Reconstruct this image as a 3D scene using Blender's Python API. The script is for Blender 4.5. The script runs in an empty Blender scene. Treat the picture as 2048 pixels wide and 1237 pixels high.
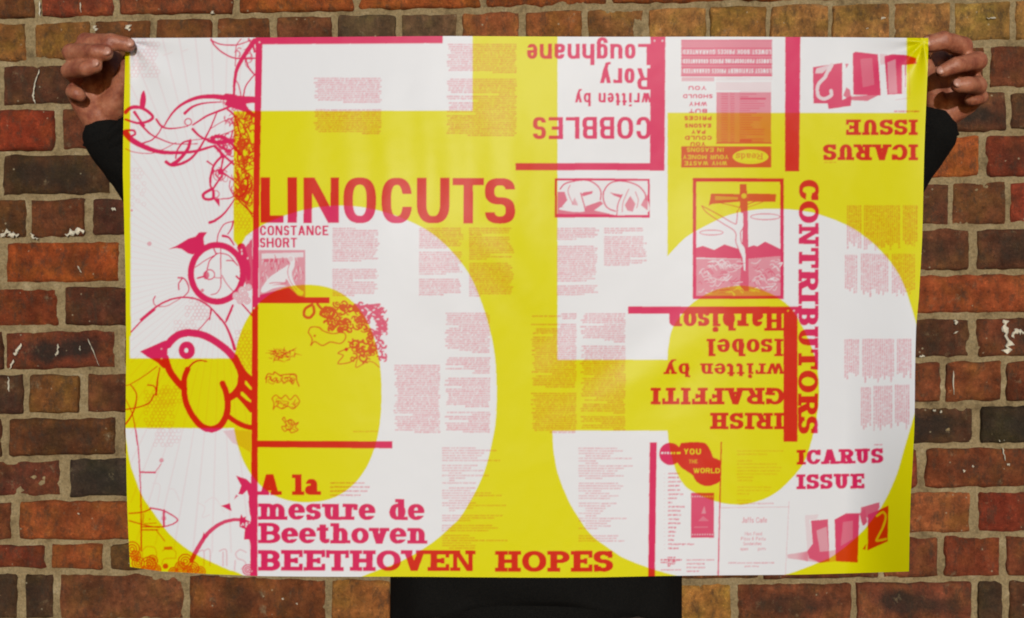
import bpy, bmesh, math, random
import numpy as np
from mathutils import Vector, Matrix, noise

random.seed(7)
rng = np.random.default_rng(11)
scene = bpy.context.scene
C = scene.collection
R = math.radians

# ------------------------------------------------------------ camera, sky, sun, exposure
F = 2500.0                 # focal length in pixels of the 2048 px wide photograph
YC = -2.154                # camera distance from the brick face (wall front is y = 0)
ZC = 1.38                  # eye height
YP = -0.577                # plane of the poster
SUN_EL, SUN_AZ = 11.6, 5.0   # sun low behind the camera, to its right

cam_d = bpy.data.cameras.new('camera')
cam = bpy.data.objects.new('camera', cam_d)
C.objects.link(cam)
cam.location = (0, YC, ZC)
cam.rotation_euler = (R(90), 0, 0)
cam_d.sensor_width = 36
cam_d.lens = F / 2048 * 36
cam_d.clip_start = 0.05
cam_d.clip_end = 100
scene.camera = cam

world = bpy.data.worlds.new('World')
scene.world = world
world.use_nodes = True
wn = world.node_tree.nodes
sky = wn.new('ShaderNodeTexSky')
sky.sky_type = 'NISHITA'
sky.sun_disc = False
sky.sun_elevation = R(SUN_EL)
sky.sun_rotation = R(180 - SUN_AZ)
world.node_tree.links.new(sky.outputs[0], wn['Background'].inputs[0])
wn['Background'].inputs[1].default_value = 0.075

sd = bpy.data.lights.new('sun', 'SUN')
sd.energy = 2.75
sd.angle = R(0.5)
sd.color = (1.0, 0.975, 0.95)
sun = bpy.data.objects.new('sun', sd)
C.objects.link(sun)
sv = Vector((math.sin(R(SUN_AZ)) * math.cos(R(SUN_EL)), -math.cos(R(SUN_AZ)) * math.cos(R(SUN_EL)), math.sin(R(SUN_EL))))
sun.rotation_euler = sv.to_track_quat('Z', 'Y').to_euler()
sun.location = sv * 6 + Vector((0, 0, ZC))

scene.view_settings.view_transform = 'Standard'
scene.view_settings.look = 'None'
scene.view_settings.exposure = -0.2
scene.view_settings.gamma = 1.0
scene.cycles.filter_width = 1.9


# ------------------------------------------------------------ helpers
def at(px, py, y):
    """the point seen at photograph pixel (px, py) at depth y"""
    k = (y - YC) / F
    return Vector(((px - 1024) * k, y, ZC - (py - 618.5) * k))


def lin(r, g, b):
    f = lambda c: ((c / 255 + 0.055) / 1.055) ** 2.4 if c > 10 else c / 255 / 12.92
    return (f(r), f(g), f(b))


def tag(o, label=None, cat=None, group=None, kind=None):
    if label: o['label'] = label
    if cat: o['category'] = cat
    if group: o['group'] = group
    if kind: o['kind'] = kind
    return o


def link_mesh(name, me, mat=None, parent=None):
    o = bpy.data.objects.new(name, me)
    if mat is not None and not me.materials: me.materials.append(mat)
    C.objects.link(o)
    if parent: o.parent = parent
    return o


def new_mat(name):
    m = bpy.data.materials.new(name)
    m.use_nodes = True
    return m, m.node_tree.nodes, m.node_tree.links, m.node_tree.nodes['Principled BSDF']


def tex_noise(n, scale, detail=6, rough=0.6):
    t = n.new('ShaderNodeTexNoise')
    t.inputs['Scale'].default_value = scale
    t.inputs['Detail'].default_value = detail
    t.inputs['Roughness'].default_value = rough
    return t


def ramp(n, stops):
    r = n.new('ShaderNodeValToRGB')
    e = r.color_ramp.elements
    while len(e) < len(stops): e.new(0.5)
    for i, (p, c) in enumerate(stops):
        e[i].position = p
        e[i].color = (c, c, c, 1) if not isinstance(c, tuple) else (*c, 1)
    return r


def mixc(n, l, a, b, fac, mode='MIX'):
    m = n.new('ShaderNodeMix')
    m.data_type = 'RGBA'
    m.blend_type = mode
    for sock, v in ((m.inputs[6], a), (m.inputs[7], b), (m.inputs[0], fac)):
        if hasattr(v, 'is_linked') or isinstance(v, bpy.types.NodeSocket): l.new(v, sock)
        elif isinstance(v, tuple): sock.default_value = (*v, 1)
        else: sock.default_value = v
    return m.outputs[2]


def mathn(n, l, op, a, b=0.0, c=0.0):
    m = n.new('ShaderNodeMath')
    m.operation = op
    for i, v in enumerate((a, b, c)):
        if isinstance(v, bpy.types.NodeSocket): l.new(v, m.inputs[i])
        else: m.inputs[i].default_value = v
    return m.outputs[0]


# ------------------------------------------------------------ materials
def mat_brick():
    m, n, l, p = new_mat('brick')
    oi = n.new('ShaderNodeObjectInfo')
    tc = n.new('ShaderNodeTexCoord')
    geo = n.new('ShaderNodeNewGeometry')
    pos = geo.outputs['Position']
    big = tex_noise(n, 16, 5, .6); l.new(pos, big.inputs[0])
    med = tex_noise(n, 60, 6, .65); l.new(pos, med.inputs[0])
    fine = tex_noise(n, 230, 5, .75); l.new(pos, fine.inputs[0])
    # cloudy change of tone inside one brick
    r1 = ramp(n, [(.32, .5), (.5, .95), (.68, 1.5)]); l.new(big.outputs[0], r1.inputs[0])
    c = mixc(n, l, oi.outputs['Color'], r1.outputs[0], .8, 'MULTIPLY')
    r2 = ramp(n, [(.3, .5), (.5, .95), (.7, 1.5)]); l.new(med.outputs[0], r2.inputs[0])
    c = mixc(n, l, c, r2.outputs[0], .75, 'MULTIPLY')
    # redder or yellower firing
    hue = tex_noise(n, 22, 3, .5); l.new(pos, hue.inputs[0])
    mp = n.new('ShaderNodeMapping'); mp.inputs['Location'].default_value = (3, 7, 1); l.new(pos, mp.inputs[0]); l.new(mp.outputs[0], hue.inputs[0])
    rh = ramp(n, [(.36, (1.0, .90, .92)), (.5, (.98, 1.0, 1.0)), (.64, (1.0, 1.2, .92))]); l.new(hue.outputs[0], rh.inputs[0])
    c = mixc(n, l, c, rh.outputs[0], .8, 'MULTIPLY')
    # soot and weathering in patches
    gr = tex_noise(n, 48, 7, .8)
    mp2 = n.new('ShaderNodeMapping'); mp2.inputs['Location'].default_value = (9, 2, 5); mp2.inputs['Scale'].default_value = (1.6, 1, .8); l.new(pos, mp2.inputs[0]); l.new(mp2.outputs[0], gr.inputs[0])
    rg = ramp(n, [(.50, 0.0), (.62, .62)]); l.new(gr.outputs[0], rg.inputs[0])
    c = mixc(n, l, c, (.055, .040, .026), rg.outputs[0])
    # burnt dark core, strength held in the object's alpha
    sep = n.new('ShaderNodeSeparateXYZ'); l.new(tc.outputs['Generated'], sep.inputs[0])
    dx = mathn(n, l, 'MULTIPLY', mathn(n, l, 'SUBTRACT', sep.outputs[0], .5), 2.1)
    dz = mathn(n, l, 'MULTIPLY', mathn(n, l, 'SUBTRACT', sep.outputs[2], .5), 2.6)
    d = mathn(n, l, 'SQRT', mathn(n, l, 'ADD', mathn(n, l, 'POWER', mathn(n, l, 'ABSOLUTE', dx), 3.), mathn(n, l, 'MULTIPLY', dz, dz)))
    d = mathn(n, l, 'ADD', d, mathn(n, l, 'MULTIPLY', mathn(n, l, 'SUBTRACT', big.outputs[0], .5), 1.8))
    rc = ramp(n, [(.35, 1.0), (.95, 0.0)]); l.new(d, rc.inputs[0])
    core = mathn(n, l, 'MULTIPLY', rc.outputs[0], mathn(n, l, 'SUBTRACT', 1.0, oi.outputs['Alpha']))
    c = mixc(n, l, c, (.021, .021, .018), core)
    # pits and grit
    rp = ramp(n, [(.28, .25), (.42, .9), (.58, 1.05), (.74, 2.3)]); l.new(fine.outputs[0], rp.inputs[0])
    c = mixc(n, l, c, rp.outputs[0], .75, 'MULTIPLY')
    # lime bloom and mortar smears
    sm = tex_noise(n, 34, 8, .75); l.new(mp.outputs[0], sm.inputs[0])
    rs = ramp(n, [(.60, 0.0), (.70, .6)]); l.new(sm.outputs[0], rs.inputs[0])
    c = mixc(n, l, c, (.24, .19, .11), rs.outputs[0])
    sp = n.new('ShaderNodeTexVoronoi'); sp.inputs['Scale'].default_value = 55; l.new(pos, sp.inputs[0])
    rv = ramp(n, [(.07, .75), (.11, 0.0)]); l.new(sp.outputs['Distance'], rv.inputs[0])
    c = mixc(n, l, c, (.36, .31, .2), mathn(n, l, 'MULTIPLY', rv.outputs[0], mathn(n, l, 'GREATER_THAN', med.outputs[0], .52)))
    l.new(c, p.inputs['Base Color'])
    p.inputs['Roughness'].default_value = .93
    p.inputs['Specular IOR Level'].default_value = .2
    b = n.new('ShaderNodeBump'); b.inputs['Strength'].default_value = .9; b.inputs['Distance'].default_value = .006
    h = mathn(n, l, 'ADD', med.outputs[0], mathn(n, l, 'MULTIPLY', fine.outputs[0], .55))
    l.new(h, b.inputs['Height']); l.new(b.outputs[0], p.inputs['Normal'])
    return m


def mat_mortar():
    m, n, l, p = new_mat('mortar')
    geo = n.new('ShaderNodeNewGeometry'); pos = geo.outputs['Position']
    a = tex_noise(n, 26, 6, .7); l.new(pos, a.inputs[0])
    b_ = tex_noise(n, 240, 5, .75); l.new(pos, b_.inputs[0])
    r = ramp(n, [(.30, (.11, .08, .043)), (.44, (.24, .182, .096)), (.58, (.295, .232, .128)), (.75, (.42, .35, .225))]); l.new(a.outputs[0], r.inputs[0])
    r2 = ramp(n, [(.3, .5), (.5, 1.0), (.7, 1.35)]); l.new(b_.outputs[0], r2.inputs[0])
    c = mixc(n, l, r.outputs[0], r2.outputs[0], .8, 'MULTIPLY')
    l.new(c, p.inputs['Base Color'])
    p.inputs['Roughness'].default_value = .96
    p.inputs['Specular IOR Level'].default_value = .1
    bu = n.new('ShaderNodeBump'); bu.inputs['Strength'].default_value = .9; bu.inputs['Distance'].default_value = .004
    l.new(mathn(n, l, 'ADD', mathn(n, l, 'MULTIPLY', a.outputs[0], .8), mathn(n, l, 'MULTIPLY', b_.outputs[0], .5)), bu.inputs['Height'])
    l.new(bu.outputs[0], p.inputs['Normal'])
    return m


def mat_paper():
    m, n, l, p = new_mat('printed_paper')
    at_ = n.new('ShaderNodeAttribute'); at_.attribute_name = 'ink'
    sep = n.new('ShaderNodeSeparateColor'); l.new(at_.outputs['Color'], sep.inputs[0])
    c = mixc(n, l, (.66, .70, .76), (.615, .60, .0005), sep.outputs[0])
    c2 = mixc(n, l, c, (.87, .022, .135), sep.outputs[1], 'MULTIPLY')
    l.new(c2, p.inputs['Base Color'])
    p.inputs['Roughness'].default_value = .36
    p.inputs['Specular IOR Level'].default_value = .11
    geo = n.new('ShaderNodeNewGeometry')
    w = tex_noise(n, 9, 3, .5); l.new(geo.outputs['Position'], w.inputs[0])
    bu = n.new('ShaderNodeBump'); bu.inputs['Strength'].default_value = .35; bu.inputs['Distance'].default_value = .006
    l.new(w.outputs[0], bu.inputs['Height']); l.new(bu.outputs[0], p.inputs['Normal'])
    return m


def mat_skin():
    m, n, l, p = new_mat('skin')
    geo = n.new('ShaderNodeNewGeometry'); pos = geo.outputs['Position']
    a = tex_noise(n, 60, 5, .65); l.new(pos, a.inputs[0])
    r = ramp(n, [(.34, (.22, .062, .035)), (.5, (.34, .12, .064)), (.66, (.42, .175, .10))]); l.new(a.outputs[0], r.inputs[0])
    l.new(r.outputs[0], p.inputs['Base Color'])
    p.inputs['Roughness'].default_value = .5
    p.inputs['Subsurface Weight'].default_value = .12
    p.inputs['Subsurface Radius'].default_value = (1, .35, .2)
    p.inputs['Subsurface Scale'].default_value = .006
    f = tex_noise(n, 420, 3, .6); l.new(pos, f.inputs[0])
    wv = n.new('ShaderNodeTexVoronoi'); wv.feature = 'DISTANCE_TO_EDGE'; wv.inputs['Scale'].default_value = 190; l.new(pos, wv.inputs[0])
    bu = n.new('ShaderNodeBump'); bu.inputs['Strength'].default_value = .35; bu.inputs['Distance'].default_value = .0012
    l.new(mathn(n, l, 'ADD', f.outputs[0], wv.outputs[0]), bu.inputs['Height']); l.new(bu.outputs[0], p.inputs['Normal'])
    return m


def mat_plain(name, col, rough=.8, bump=0, scale=300, spec=.3, vary=.35):
    m, n, l, p = new_mat(name)
    geo = n.new('ShaderNodeNewGeometry'); pos = geo.outputs['Position']
    a = tex_noise(n, scale, 4, .6); l.new(pos, a.inputs[0])
    r = ramp(n, [(.3, 1 - vary), (.7, 1 + vary)]); l.new(a.outputs[0], r.inputs[0])
    l.new(mixc(n, l, col, r.outputs[0], 1.0, 'MULTIPLY'), p.inputs['Base Color'])
    p.inputs['Roughness'].default_value = rough
    p.inputs['Specular IOR Level'].default_value = spec
    if bump:
        bu = n.new('ShaderNodeBump'); bu.inputs['Strength'].default_value = .5; bu.inputs['Distance'].default_value = bump
        l.new(a.outputs[0], bu.inputs['Height']); l.new(bu.outputs[0], p.inputs['Normal'])
    return m


M_BRICK, M_MORTAR, M_PAPER, M_SKIN = mat_brick(), mat_mortar(), mat_paper(), mat_skin()
M_WOOL = mat_plain('black_jacket_cloth', (.0062, .0062, .0060), .95, .0015, 500, .1)
M_TROUSER = mat_plain('charcoal_trouser_cloth', (.042, .033, .030), .95, .001, 600, .1)
M_HAIR = mat_plain('brown_hair', (.035, .02, .012), .6, .004, 120)
M_NAIL = mat_plain('fingernail', (.40, .19, .135), .4, 0, 80, .5, .08)
M_EYE = mat_plain('eye_white', (.7, .68, .64), .25, 0, 80, .5, .05)
M_SHOE = mat_plain('black_leather', (.012, .011, .01), .5, .001, 80)
M_LIME = mat_plain('lime_wash', (.56, .53, .42), .9, .002, 90, .2, .3)

# ------------------------------------------------------------ brick wall
wall = bpy.data.objects.new('brick_wall', None)
C.objects.link(wall)
tag(wall, 'weathered red and brown brick wall with sandy mortar behind the held poster', 'wall')

# bed joints: height of each joint (photograph pixels) at the left and right of the picture
BEDS = [([-45, -92]), ([43, -4]), ([128, 86]), ([217, 180]), ([308, 266]), ([396, 358]), ([481, 453]), ([573, 543]), ([659, 631]),
        ([746, 718]), ([833, 806]), ([917, 891]), ([999, 979]), ([1085, 1068]), None, ([1243, 1250]), ([1330, 1340]), ([1418, 1430])]


def bed(k, x):
    if k == 14:      # the one joint that bends along the poster's lower edge
        xs = [-300, 0, 300, 780, 1400, 1700, 2048, 2400]; ys = [1138, 1141, 1146, 1156, 1164, 1161, 1158, 1157]
        return float(np.interp(x, xs, ys))
    a, b = BEDS[k]
    return a + (b - a) * x / 2048


R_, O_, B_, D_, T_, K_, G_, W_ = (122, 52, 36), (143, 70, 34), (108, 62, 38), (72, 44, 33), (154, 107, 62), (52, 42, 38), (98, 78, 62), (134, 88, 46)
# each course: list of (x0, x1, colour, burnt core 0..1); the gaps between are filled with ordinary bricks
ROWS = {
    0: [(-180, 72, B_, 0), (84, 228, R_, .3), (240, 466, (120, 60, 38), .1), (480, 708, O_, 0), (721, 960, O_, 0), (973, 1214, O_, 0), (1225, 1462, O_, 0), (1471, 1719, O_, 0), (1728, 1972, O_, 0), (1982, 2230, R_, 0)],
    1: [(-60, 52, W_, 0), (70, 180, W_, 0), (192, 302, (120, 72, 42), 0), (314, 424, B_, 0), (436, 542, B_, 0), (554, 664, (106, 60, 42), 0), (678, 792, G_, 0), (803, 914, (98, 76, 60), .2), (926, 1038, (140, 78, 48), 0), (1050, 1163, (138, 80, 46), 0), (1175, 1287, (140, 92, 56), 0), (1298, 1411, T_, 0), (1420, 1530, (146, 102, 54), 0), (1541, 1656, T_, 0), (1665, 1778, T_, 0), (1787, 1900, T_, 0), (1909, 2020, (156, 118, 64), 0), (2030, 2140, T_, 0)],
    2: [(-235, -4, B_, 0), (8, 236, (88, 52, 40), .1), (250, 484, B_, 0), (1735, 1968, B_, 0), (1980, 2210, (108, 58, 42), .1)],
    3: [(-124, 110, (132, 48, 30), 0), (127, 250, (100, 52, 38), 0), (1788, 2010, (88, 52, 40), .9), (2020, 2260, (88, 56, 42), .9)],
    4: [(-236, -4, D_, .4), (8, 222, (68, 46, 32), .5), (240, 470, D_, 0), (1836, 1957, (158, 78, 38), .15), (1972, 2190, (122, 50, 34), .35)],
    5: [(-180, 54, (96, 58, 34), .2), (63, 170, (94, 50, 32), .2), (187, 300, (80, 44, 38), 0), (1780, 1896, (96, 56, 44), 0), (1904, 2011, (112, 66, 44), 0), (2019, 2130, (138, 54, 40), 0)],
    6: [(-240, 1, (92, 46, 32), 0), (13, 239, (152, 68, 30), .25), (251, 490, R_, 0), (1706, 1937, (96, 56, 42), .45), (1952, 2180, (84, 50, 38), .6)],
    7: [(-120, 117, (120, 52, 30), 0), (131, 360, (88, 46, 34), .35), (1808, 2056, (142, 66, 38), 0), (2066, 2300, O_, 0)],
    8: [(-230, 7, (76, 40, 32), 0), (12, 233, (108, 50, 36), .95), (249, 484, B_, 0), (1704, 1938, (84, 50, 38), .1), (1952, 2180, (104, 54, 38), .45)],
    9: [(-180, 47, (68, 42, 36), .4), (59, 160, (108, 68, 36), .1), (176, 300, (100, 56, 38), .2), (1766, 1878, (112, 58, 38), 0), (1890, 2000, (126, 66, 40), 0), (2011, 2122, (110, 54, 36), 0)],
    10: [(-230, 4, (84, 46, 34), 0), (19, 233, (86, 50, 30), .3), (248, 484, B_, 0), (1712, 1945, (70, 46, 36), .7), (1961, 2190, (50, 42, 34), .5)],
    11: [(-116, 122, (94, 46, 36), .25), (140, 372, (50, 44, 42), .5), (1600, 1833, R_, 0), (1851, 2086, (116, 58, 36), .3)],
    12: [(-210, 23, (112, 58, 38), 0), (39, 300, (138, 68, 36), .1), (1712, 1940, (158, 88, 54), 0), (1955, 2190, (128, 48, 34), 0)],
    13: [(-140, 92, (114, 46, 32), 0), (103, 206, (136, 68, 36), 0), (222, 330, (94, 64, 38), 0), (1766, 1875, (118, 60, 42), .1), (1888, 1999, (122, 54, 36), 0), (2012, 2130, (120, 60, 42), .1)],
    14: [(-80, 36, (70, 50, 38), .4), (52, 107, (66, 46, 36), .3), (120, 368, (112, 64, 44), .1), (379, 653, (122, 66, 38), .35), (664, 780, (158, 98, 52), 0), (790, 1020, B_, 0), (1030, 1340, B_, 0), (1350, 1462, (162, 112, 56), 0), (1474, 1702, (122, 66, 46), .6), (1712, 1942, (112, 58, 44), .85), (1954, 2003, (66, 48, 38), .3), (2018, 2240, (92, 58, 42), .3)],
}


def fill_row(k):
    have = sorted(ROWS.get(k, []))
    X0, X1 = -420, 2470
    out = list(have)
    gaps = []
    cur = X0
    for b in have:
        if b[0] - cur > 40: gaps.append((cur, b[0] - 11))
        cur = b[1] + 11
    if X1 - cur > 40: gaps.append((cur, X1))
    for a, b in gaps:
        n = max(1, round((b - a) / (240 if k % 2 == 0 else 236)))
        w = (b - a - 11 * (n - 1)) / n
        for i in range(n):
            x = a + i * (w + 11)
            col = random.choice([R_, B_, O_, D_, (112, 58, 40)])
            out.append((x, x + w, col, random.choice([0, 0, .3, .6])))
    return out


def brick_geo(q):
    """q: four front corners (bl, br, tr, tl) on the wall plane; a worn block with softened, uneven arrises"""
    nx = max(6, int((q[1] - q[0]).length / .013)); nz = 6
    dep = .1
    seed = Vector((random.uniform(0, 90), random.uniform(0, 90), 0))
    tilt = random.uniform(-.003, .003); proud = random.uniform(-.0018, .0042)
    verts, faces = [], []

    def pnt(u, v):
        a = q[0].lerp(q[1], u); b = q[3].lerp(q[2], u)
        return a.lerp(b, v)
    us = [0, .012] + [(.04 + .92 * i / (nx - 1)) for i in range(nx)] + [.988, 1]
    vs = [0, .035] + [(.10 + .80 * j / (nz - 1)) for j in range(nz)] + [.965, 1]
    cx = pnt(.5, .5)
    rad = random.uniform(.002, .009)
    W = (q[1] - q[0]).length; H = (q[3] - q[0]).length
    for v in vs:
        for u in us:
            p = pnt(u, v)
            # rounded corners in the plane of the face
            du = min(u, 1 - u) * W; dv = min(v, 1 - v) * H
            if du < rad and dv < rad:
                ex, ez = rad - du, rad - dv
                L = math.hypot(ex, ez)
                if L > rad * .999 and L > 0:
                    s = (L - rad) / L
                    p.x += ex * s * (1 if u < .5 else -1); p.z += ez * s * (1 if v < .5 else -1)
            nn = noise.noise_vector((p + seed) * 34) * .0030 + noise.noise_vector((p + seed) * 110) * .0026
            edge = 1 if (u in (0, 1) or v in (0, 1)) else .5
            p.x += nn.x * edge; p.z += nn.z * edge
            back = 0
            if u in (0, 1) or v in (0, 1): back = .0058
            elif u in (us[1], us[-2]) or v in (vs[1], vs[-2]): back = .0016
            p.y = -.0045 - proud + tilt * (u - .5) + back + noise.noise((p + seed) * 60) * .0013
            verts.append(p)
    nu, nv = len(us), len(vs)
    for j in range(nv - 1):
        for i in range(nu - 1):
            a = j * nu + i
            faces.append((a, a + 1, a + nu + 1, a + nu))
    ring = [i for i in range(nu)] + [j * nu + nu - 1 for j in range(1, nv)] + [(nv - 1) * nu + i for i in range(nu - 2, -1, -1)] + [j * nu for j in range(nv - 2, 0, -1)]
    base = len(verts)
    for r in ring:
        p = verts[r].copy(); p.y = dep
        verts.append(p)
    m = len(ring)
    for i in range(m):
        a, b = ring[i], ring[(i + 1) % m]
        faces.append((b, a, base + i, base + (i + 1) % m))
    faces.append(tuple(base + i for i in range(m)))
    return verts, faces


def brick_mesh(q):
    verts, faces = brick_geo(q)
    me = bpy.data.meshes.new('brick')
    me.from_pydata([tuple(v) for v in verts], [], faces)
    me.polygons.foreach_set('use_smooth', [True] * len(me.polygons))
    me.materials.append(M_BRICK)
    return me


for k in range(0, 17):
    for (x0, x1, col, core) in fill_row(k):
        j = random.uniform(-1, 1)
        ga, gb = 4.6 + random.uniform(-.9, 1.8), 4.6 + random.uniform(-.9, 1.8)
        q = [at(x0, bed(k + 1, x0) - ga if k < 16 else 1413, 0), at(x1, bed(k + 1, x1) - gb if k < 16 else 1413, 0),
             at(x1, bed(k, x1) + ga, 0), at(x0, bed(k, x0) + gb, 0)]
        o = link_mesh('brick', brick_mesh(q), None, wall)
        v = random.uniform(.95, 1.06)
        gy = sum(col) / 3; col = [a * .93 + gy * .07 for a in col]; col = [a * .86 + m_ * .14 for a, m_ in zip(col, (108, 58, 37))]
        c = lin(*[min(255, a * v) for a in col])
        o.color = (c[0] * 1.12, c[1] * 1.18, c[2] * .96, 1 - core * .85)

# the wall goes on outside the picture: four joined lots of bricks of different firings
lots = [([], []) for _ in range(4)]
for k in range(-9, 26):
    ya, yb = (BEDS[0][0] + 88 * k, BEDS[0][1] + 88 * k) if k < 0 else ((1418 + 88 * (k - 17), 1430 + 88 * (k - 17)) if k >= 17 else (0, 0))
    spans = [(-1700, 3750)] if (k < 0 or k >= 17) else [(-1700, -431), (2481, 3750)]
    for a, b in spans:
        n = max(1, round((b - a) / 243)); w = (b - a - 11 * (n - 1)) / n
        off = 120 if (k % 2 and len(spans) == 1) else 0
        for i in range(n):
            x0 = a + off + i * (w + 11); x1 = x0 + w
            fy = (lambda kk, x: bed(kk, x)) if 0 <= k < 16 else ((lambda kk, x: (ya + (yb - ya) * x / 2048) + 88 * (kk - k)) if k != 16 else (lambda kk, x: bed(16, x) + 88 * (kk - 16)))
            q = [at(x0, fy(k + 1, x0) - 5, 0), at(x1, fy(k + 1, x1) - 5, 0), at(x1, fy(k, x1) + 5, 0), at(x0, fy(k, x0) + 5, 0)]
            v_, f_ = brick_geo(q)
            L_v, L_f = random.choice(lots)
            o_ = len(L_v); L_v.extend(tuple(p) for p in v_); L_f.extend(tuple(o_ + t_ for t_ in f) for f in f_)
for (L_v, L_f), col in zip(lots, (R_, B_, O_, D_)):
    me = bpy.data.meshes.new('outer_brickwork')
    me.from_pydata(L_v, [], L_f)
    me.polygons.foreach_set('use_smooth', [True] * len(me.polygons))
    me.materials.append(M_BRICK)
    o = link_mesh('outer_brickwork', me, None, wall)
    c = lin(*col); o.color = (c[0] * 1.12, c[1] * 1.18, c[2] * .96, 1)
    o['kind'] = 'stuff'
a, b = at(-1900, 2250, .004), at(3950, -950, .004)
me = bpy.data.meshes.new('backing_mortar')
me.from_pydata([(a.x, .004, a.z), (b.x, .004, a.z), (b.x, .004, b.z), (a.x, .004, b.z)], [], [(0, 1, 2, 3)])
link_mesh('backing_mortar', me, M_MORTAR, wall)

# mortar bed behind the brick faces, rough and recessed
nx, nz = 420, 240
a, b = at(-420, 1500, 0), at(2470, -92, 0)
vv, ff = [], []
for j in range(nz):
    for i in range(nx):
        x = a.x + (b.x - a.x) * i / (nx - 1); z = a.z + (b.z - a.z) * j / (nz - 1)
        p = Vector((x, 0, z))
        h = noise.noise(p * 30) * .0022 + noise.noise(p * 95) * .0016
        vv.append((x, -.0004 + h * 1.5, z))
for j in range(nz - 1):
    for i in range(nx - 1):
        s = j * nx + i
        ff.append((s, s + 1, s + nx + 1, s + nx))
me = bpy.data.meshes.new('mortar')
me.from_pydata(vv, [], ff)
me.polygons.foreach_set('use_smooth', [True] * len(me.polygons))
link_mesh('mortar', me, M_MORTAR, wall)


# runs and splashes of old lime wash that stand on the brick faces
def splash(pts, w, seed, n_sub=5):
    rnd = random.Random(seed)
    bm = bmesh.new()
    P = [Vector(p) for p in pts]
    path = []
    for i in range(len(P) - 1):
        for s in range(n_sub): path.append(P[i].lerp(P[i + 1], s / n_sub))
    path.append(P[-1])
    rings = []
    for i, p in enumerate(path):
        d = (path[min(i + 1, len(path) - 1)] - path[max(i - 1, 0)])
        d.normalize(); nrm = Vector((-d.y, d.x))
        ww = w * (.35 + .9 * rnd.random()) * (0.3 if i in (0, len(path) - 1) else 1)
        off = rnd.uniform(-.3, .3) * w
        row = []
        for s, dep in ((-1, -.0062), (-.5, -.0086), (.5, -.0086), (1, -.0062)):
            c = p + nrm * (off + s * ww / 2)
            row.append(bm.verts.new(at(c.x, c.y, dep)))
        rings.append(row)
    for r0, r1 in zip(rings, rings[1:]):
        for s in range(3): bm.faces.new((r0[s], r0[s + 1], r1[s + 1], r1[s]))
    me = bpy.data.meshes.new('lime_splash'); bm.to_mesh(me); bm.free()
    link_mesh('lime_splash', me, M_LIME, wall)


for i, (pts, w) in enumerate([
        ([(43, 688), (34, 702), (31, 712)], 7), ([(28, 720), (19, 738)], 5), ([(17, 754), (17, 784)], 5), ([(116, 688), (115, 706), (111, 712)], 5),
        ([(159, 692), (160, 702)], 3), ([(176, 678), (186, 702), (198, 732)], 2), ([(79, 140), (70, 168), (66, 192), (70, 208)], 4),
        ([(4, 476), (14, 462), (24, 472), (38, 470)], 11), ([(62, 466), (66, 476), (76, 478)], 6), ([(130, 470), (150, 466), (168, 460)], 13), ([(222, 418), (232, 420)], 6),
        ([(155, 532), (163, 546)], 3), ([(2008, 640), (2012, 662), (2018, 684), (2014, 708)], 15), ([(2022, 672), (2036, 664), (2048, 664)], 12), ([(1912, 640), (1913, 650)], 9),
        ([(1911, 664), (1912, 667)], 7), ([(1907, 742), (1907, 790)], 5), ([(2000, 828), (1998, 860), (1999, 884)], 5), ([(2008, 826), (2008, 882)], 4), ([(2006, 896), (2010, 922)], 4),
        ([(1866, 820), (1872, 822)], 5), ([(1880, 826), (1884, 822)], 5), ([(1974, 37), (1992, 37)], 4), ([(1762, 38), (1772, 36)], 5), ([(1732, 57), (1737, 56)], 4), ([(255, 50), (259, 62)], 12), ([(426, 22), (424, 28)], 8),
        ([(188, 52), (192, 62)], 9), ([(78, 2), (80, 34)], 5), ([(160, 5), (162, 26)], 3), ([(1926, 940), (1930, 944)], 6), ([(1944, 932), (1948, 934)], 6), ([(2014, 928), (2020, 930)], 6),
        ([(1838, 714), (1850, 712)], 4), ([(156, 1026), (158, 1030)], 3), ([(566, 1196), (567, 1200)], 5), ([(594, 1206), (595, 1210)], 4)]):
    splash(pts, w, i)

# ------------------------------------------------------------ the print: two inks laid on a fine grid in photograph pixels
GX0, GY0, GX1, GY1, ST = 236, 60, 1868, 1172, 0.5
NXB, NYB = int((GX1 - GX0) / ST), int((GY1 - GY0) / ST)
INK_Y = np.ones((NYB, NXB), np.float32)
INK_M = np.zeros((NYB, NXB), np.float32)


def win(x0, y0, x1, y1):
    i0 = max(0, int((x0 - GX0) / ST)); i1 = min(NXB, int((x1 - GX0) / ST) + 2)
    j0 = max(0, int((y0 - GY0) / ST)); j1 = min(NYB, int((y1 - GY0) / ST) + 2)
    if i1 <= i0 or j1 <= j0: return None
    xs = GX0 + (np.arange(i0, i1) + .5) * ST; ys = GY0 + (np.arange(j0, j1) + .5) * ST
    X, Y = np.meshgrid(xs.astype(np.float32), ys.astype(np.float32))
    return slice(j0, j1), slice(i0, i1), X, Y


def inside(pts, X, Y):
    r = np.zeros(X.shape, bool)
    n = len(pts)
    for i in range(n):
        (x0, y0), (x1, y1) = pts[i], pts[(i + 1) % n]
        if y0 == y1: continue
        c = ((y0 > Y) != (y1 > Y)) & (X < (x1 - x0) * (Y - y0) / (y1 - y0) + x0)
        r ^= c
    return r


def put(B, sl, mask, v, mode='max'):
    a = B[sl[0], sl[1]]
    if mode == 'max': a[mask] = np.maximum(a[mask], v)
    elif mode == 'set': a[mask] = v
    else: a[mask] = np.clip(a[mask] + v, 0, 1)


def poly(pts, v=1.0, B=None, mode='max', curve=False):
    B = INK_M if B is None else B
    if curve: pts = smooth(pts, closed=True)
    xs = [p[0] for p in pts]; ys = [p[1] for p in pts]
    w = win(min(xs), min(ys), max(xs), max(ys))
    if w: put(B, w, inside(pts, w[2], w[3]), v, mode)


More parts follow.
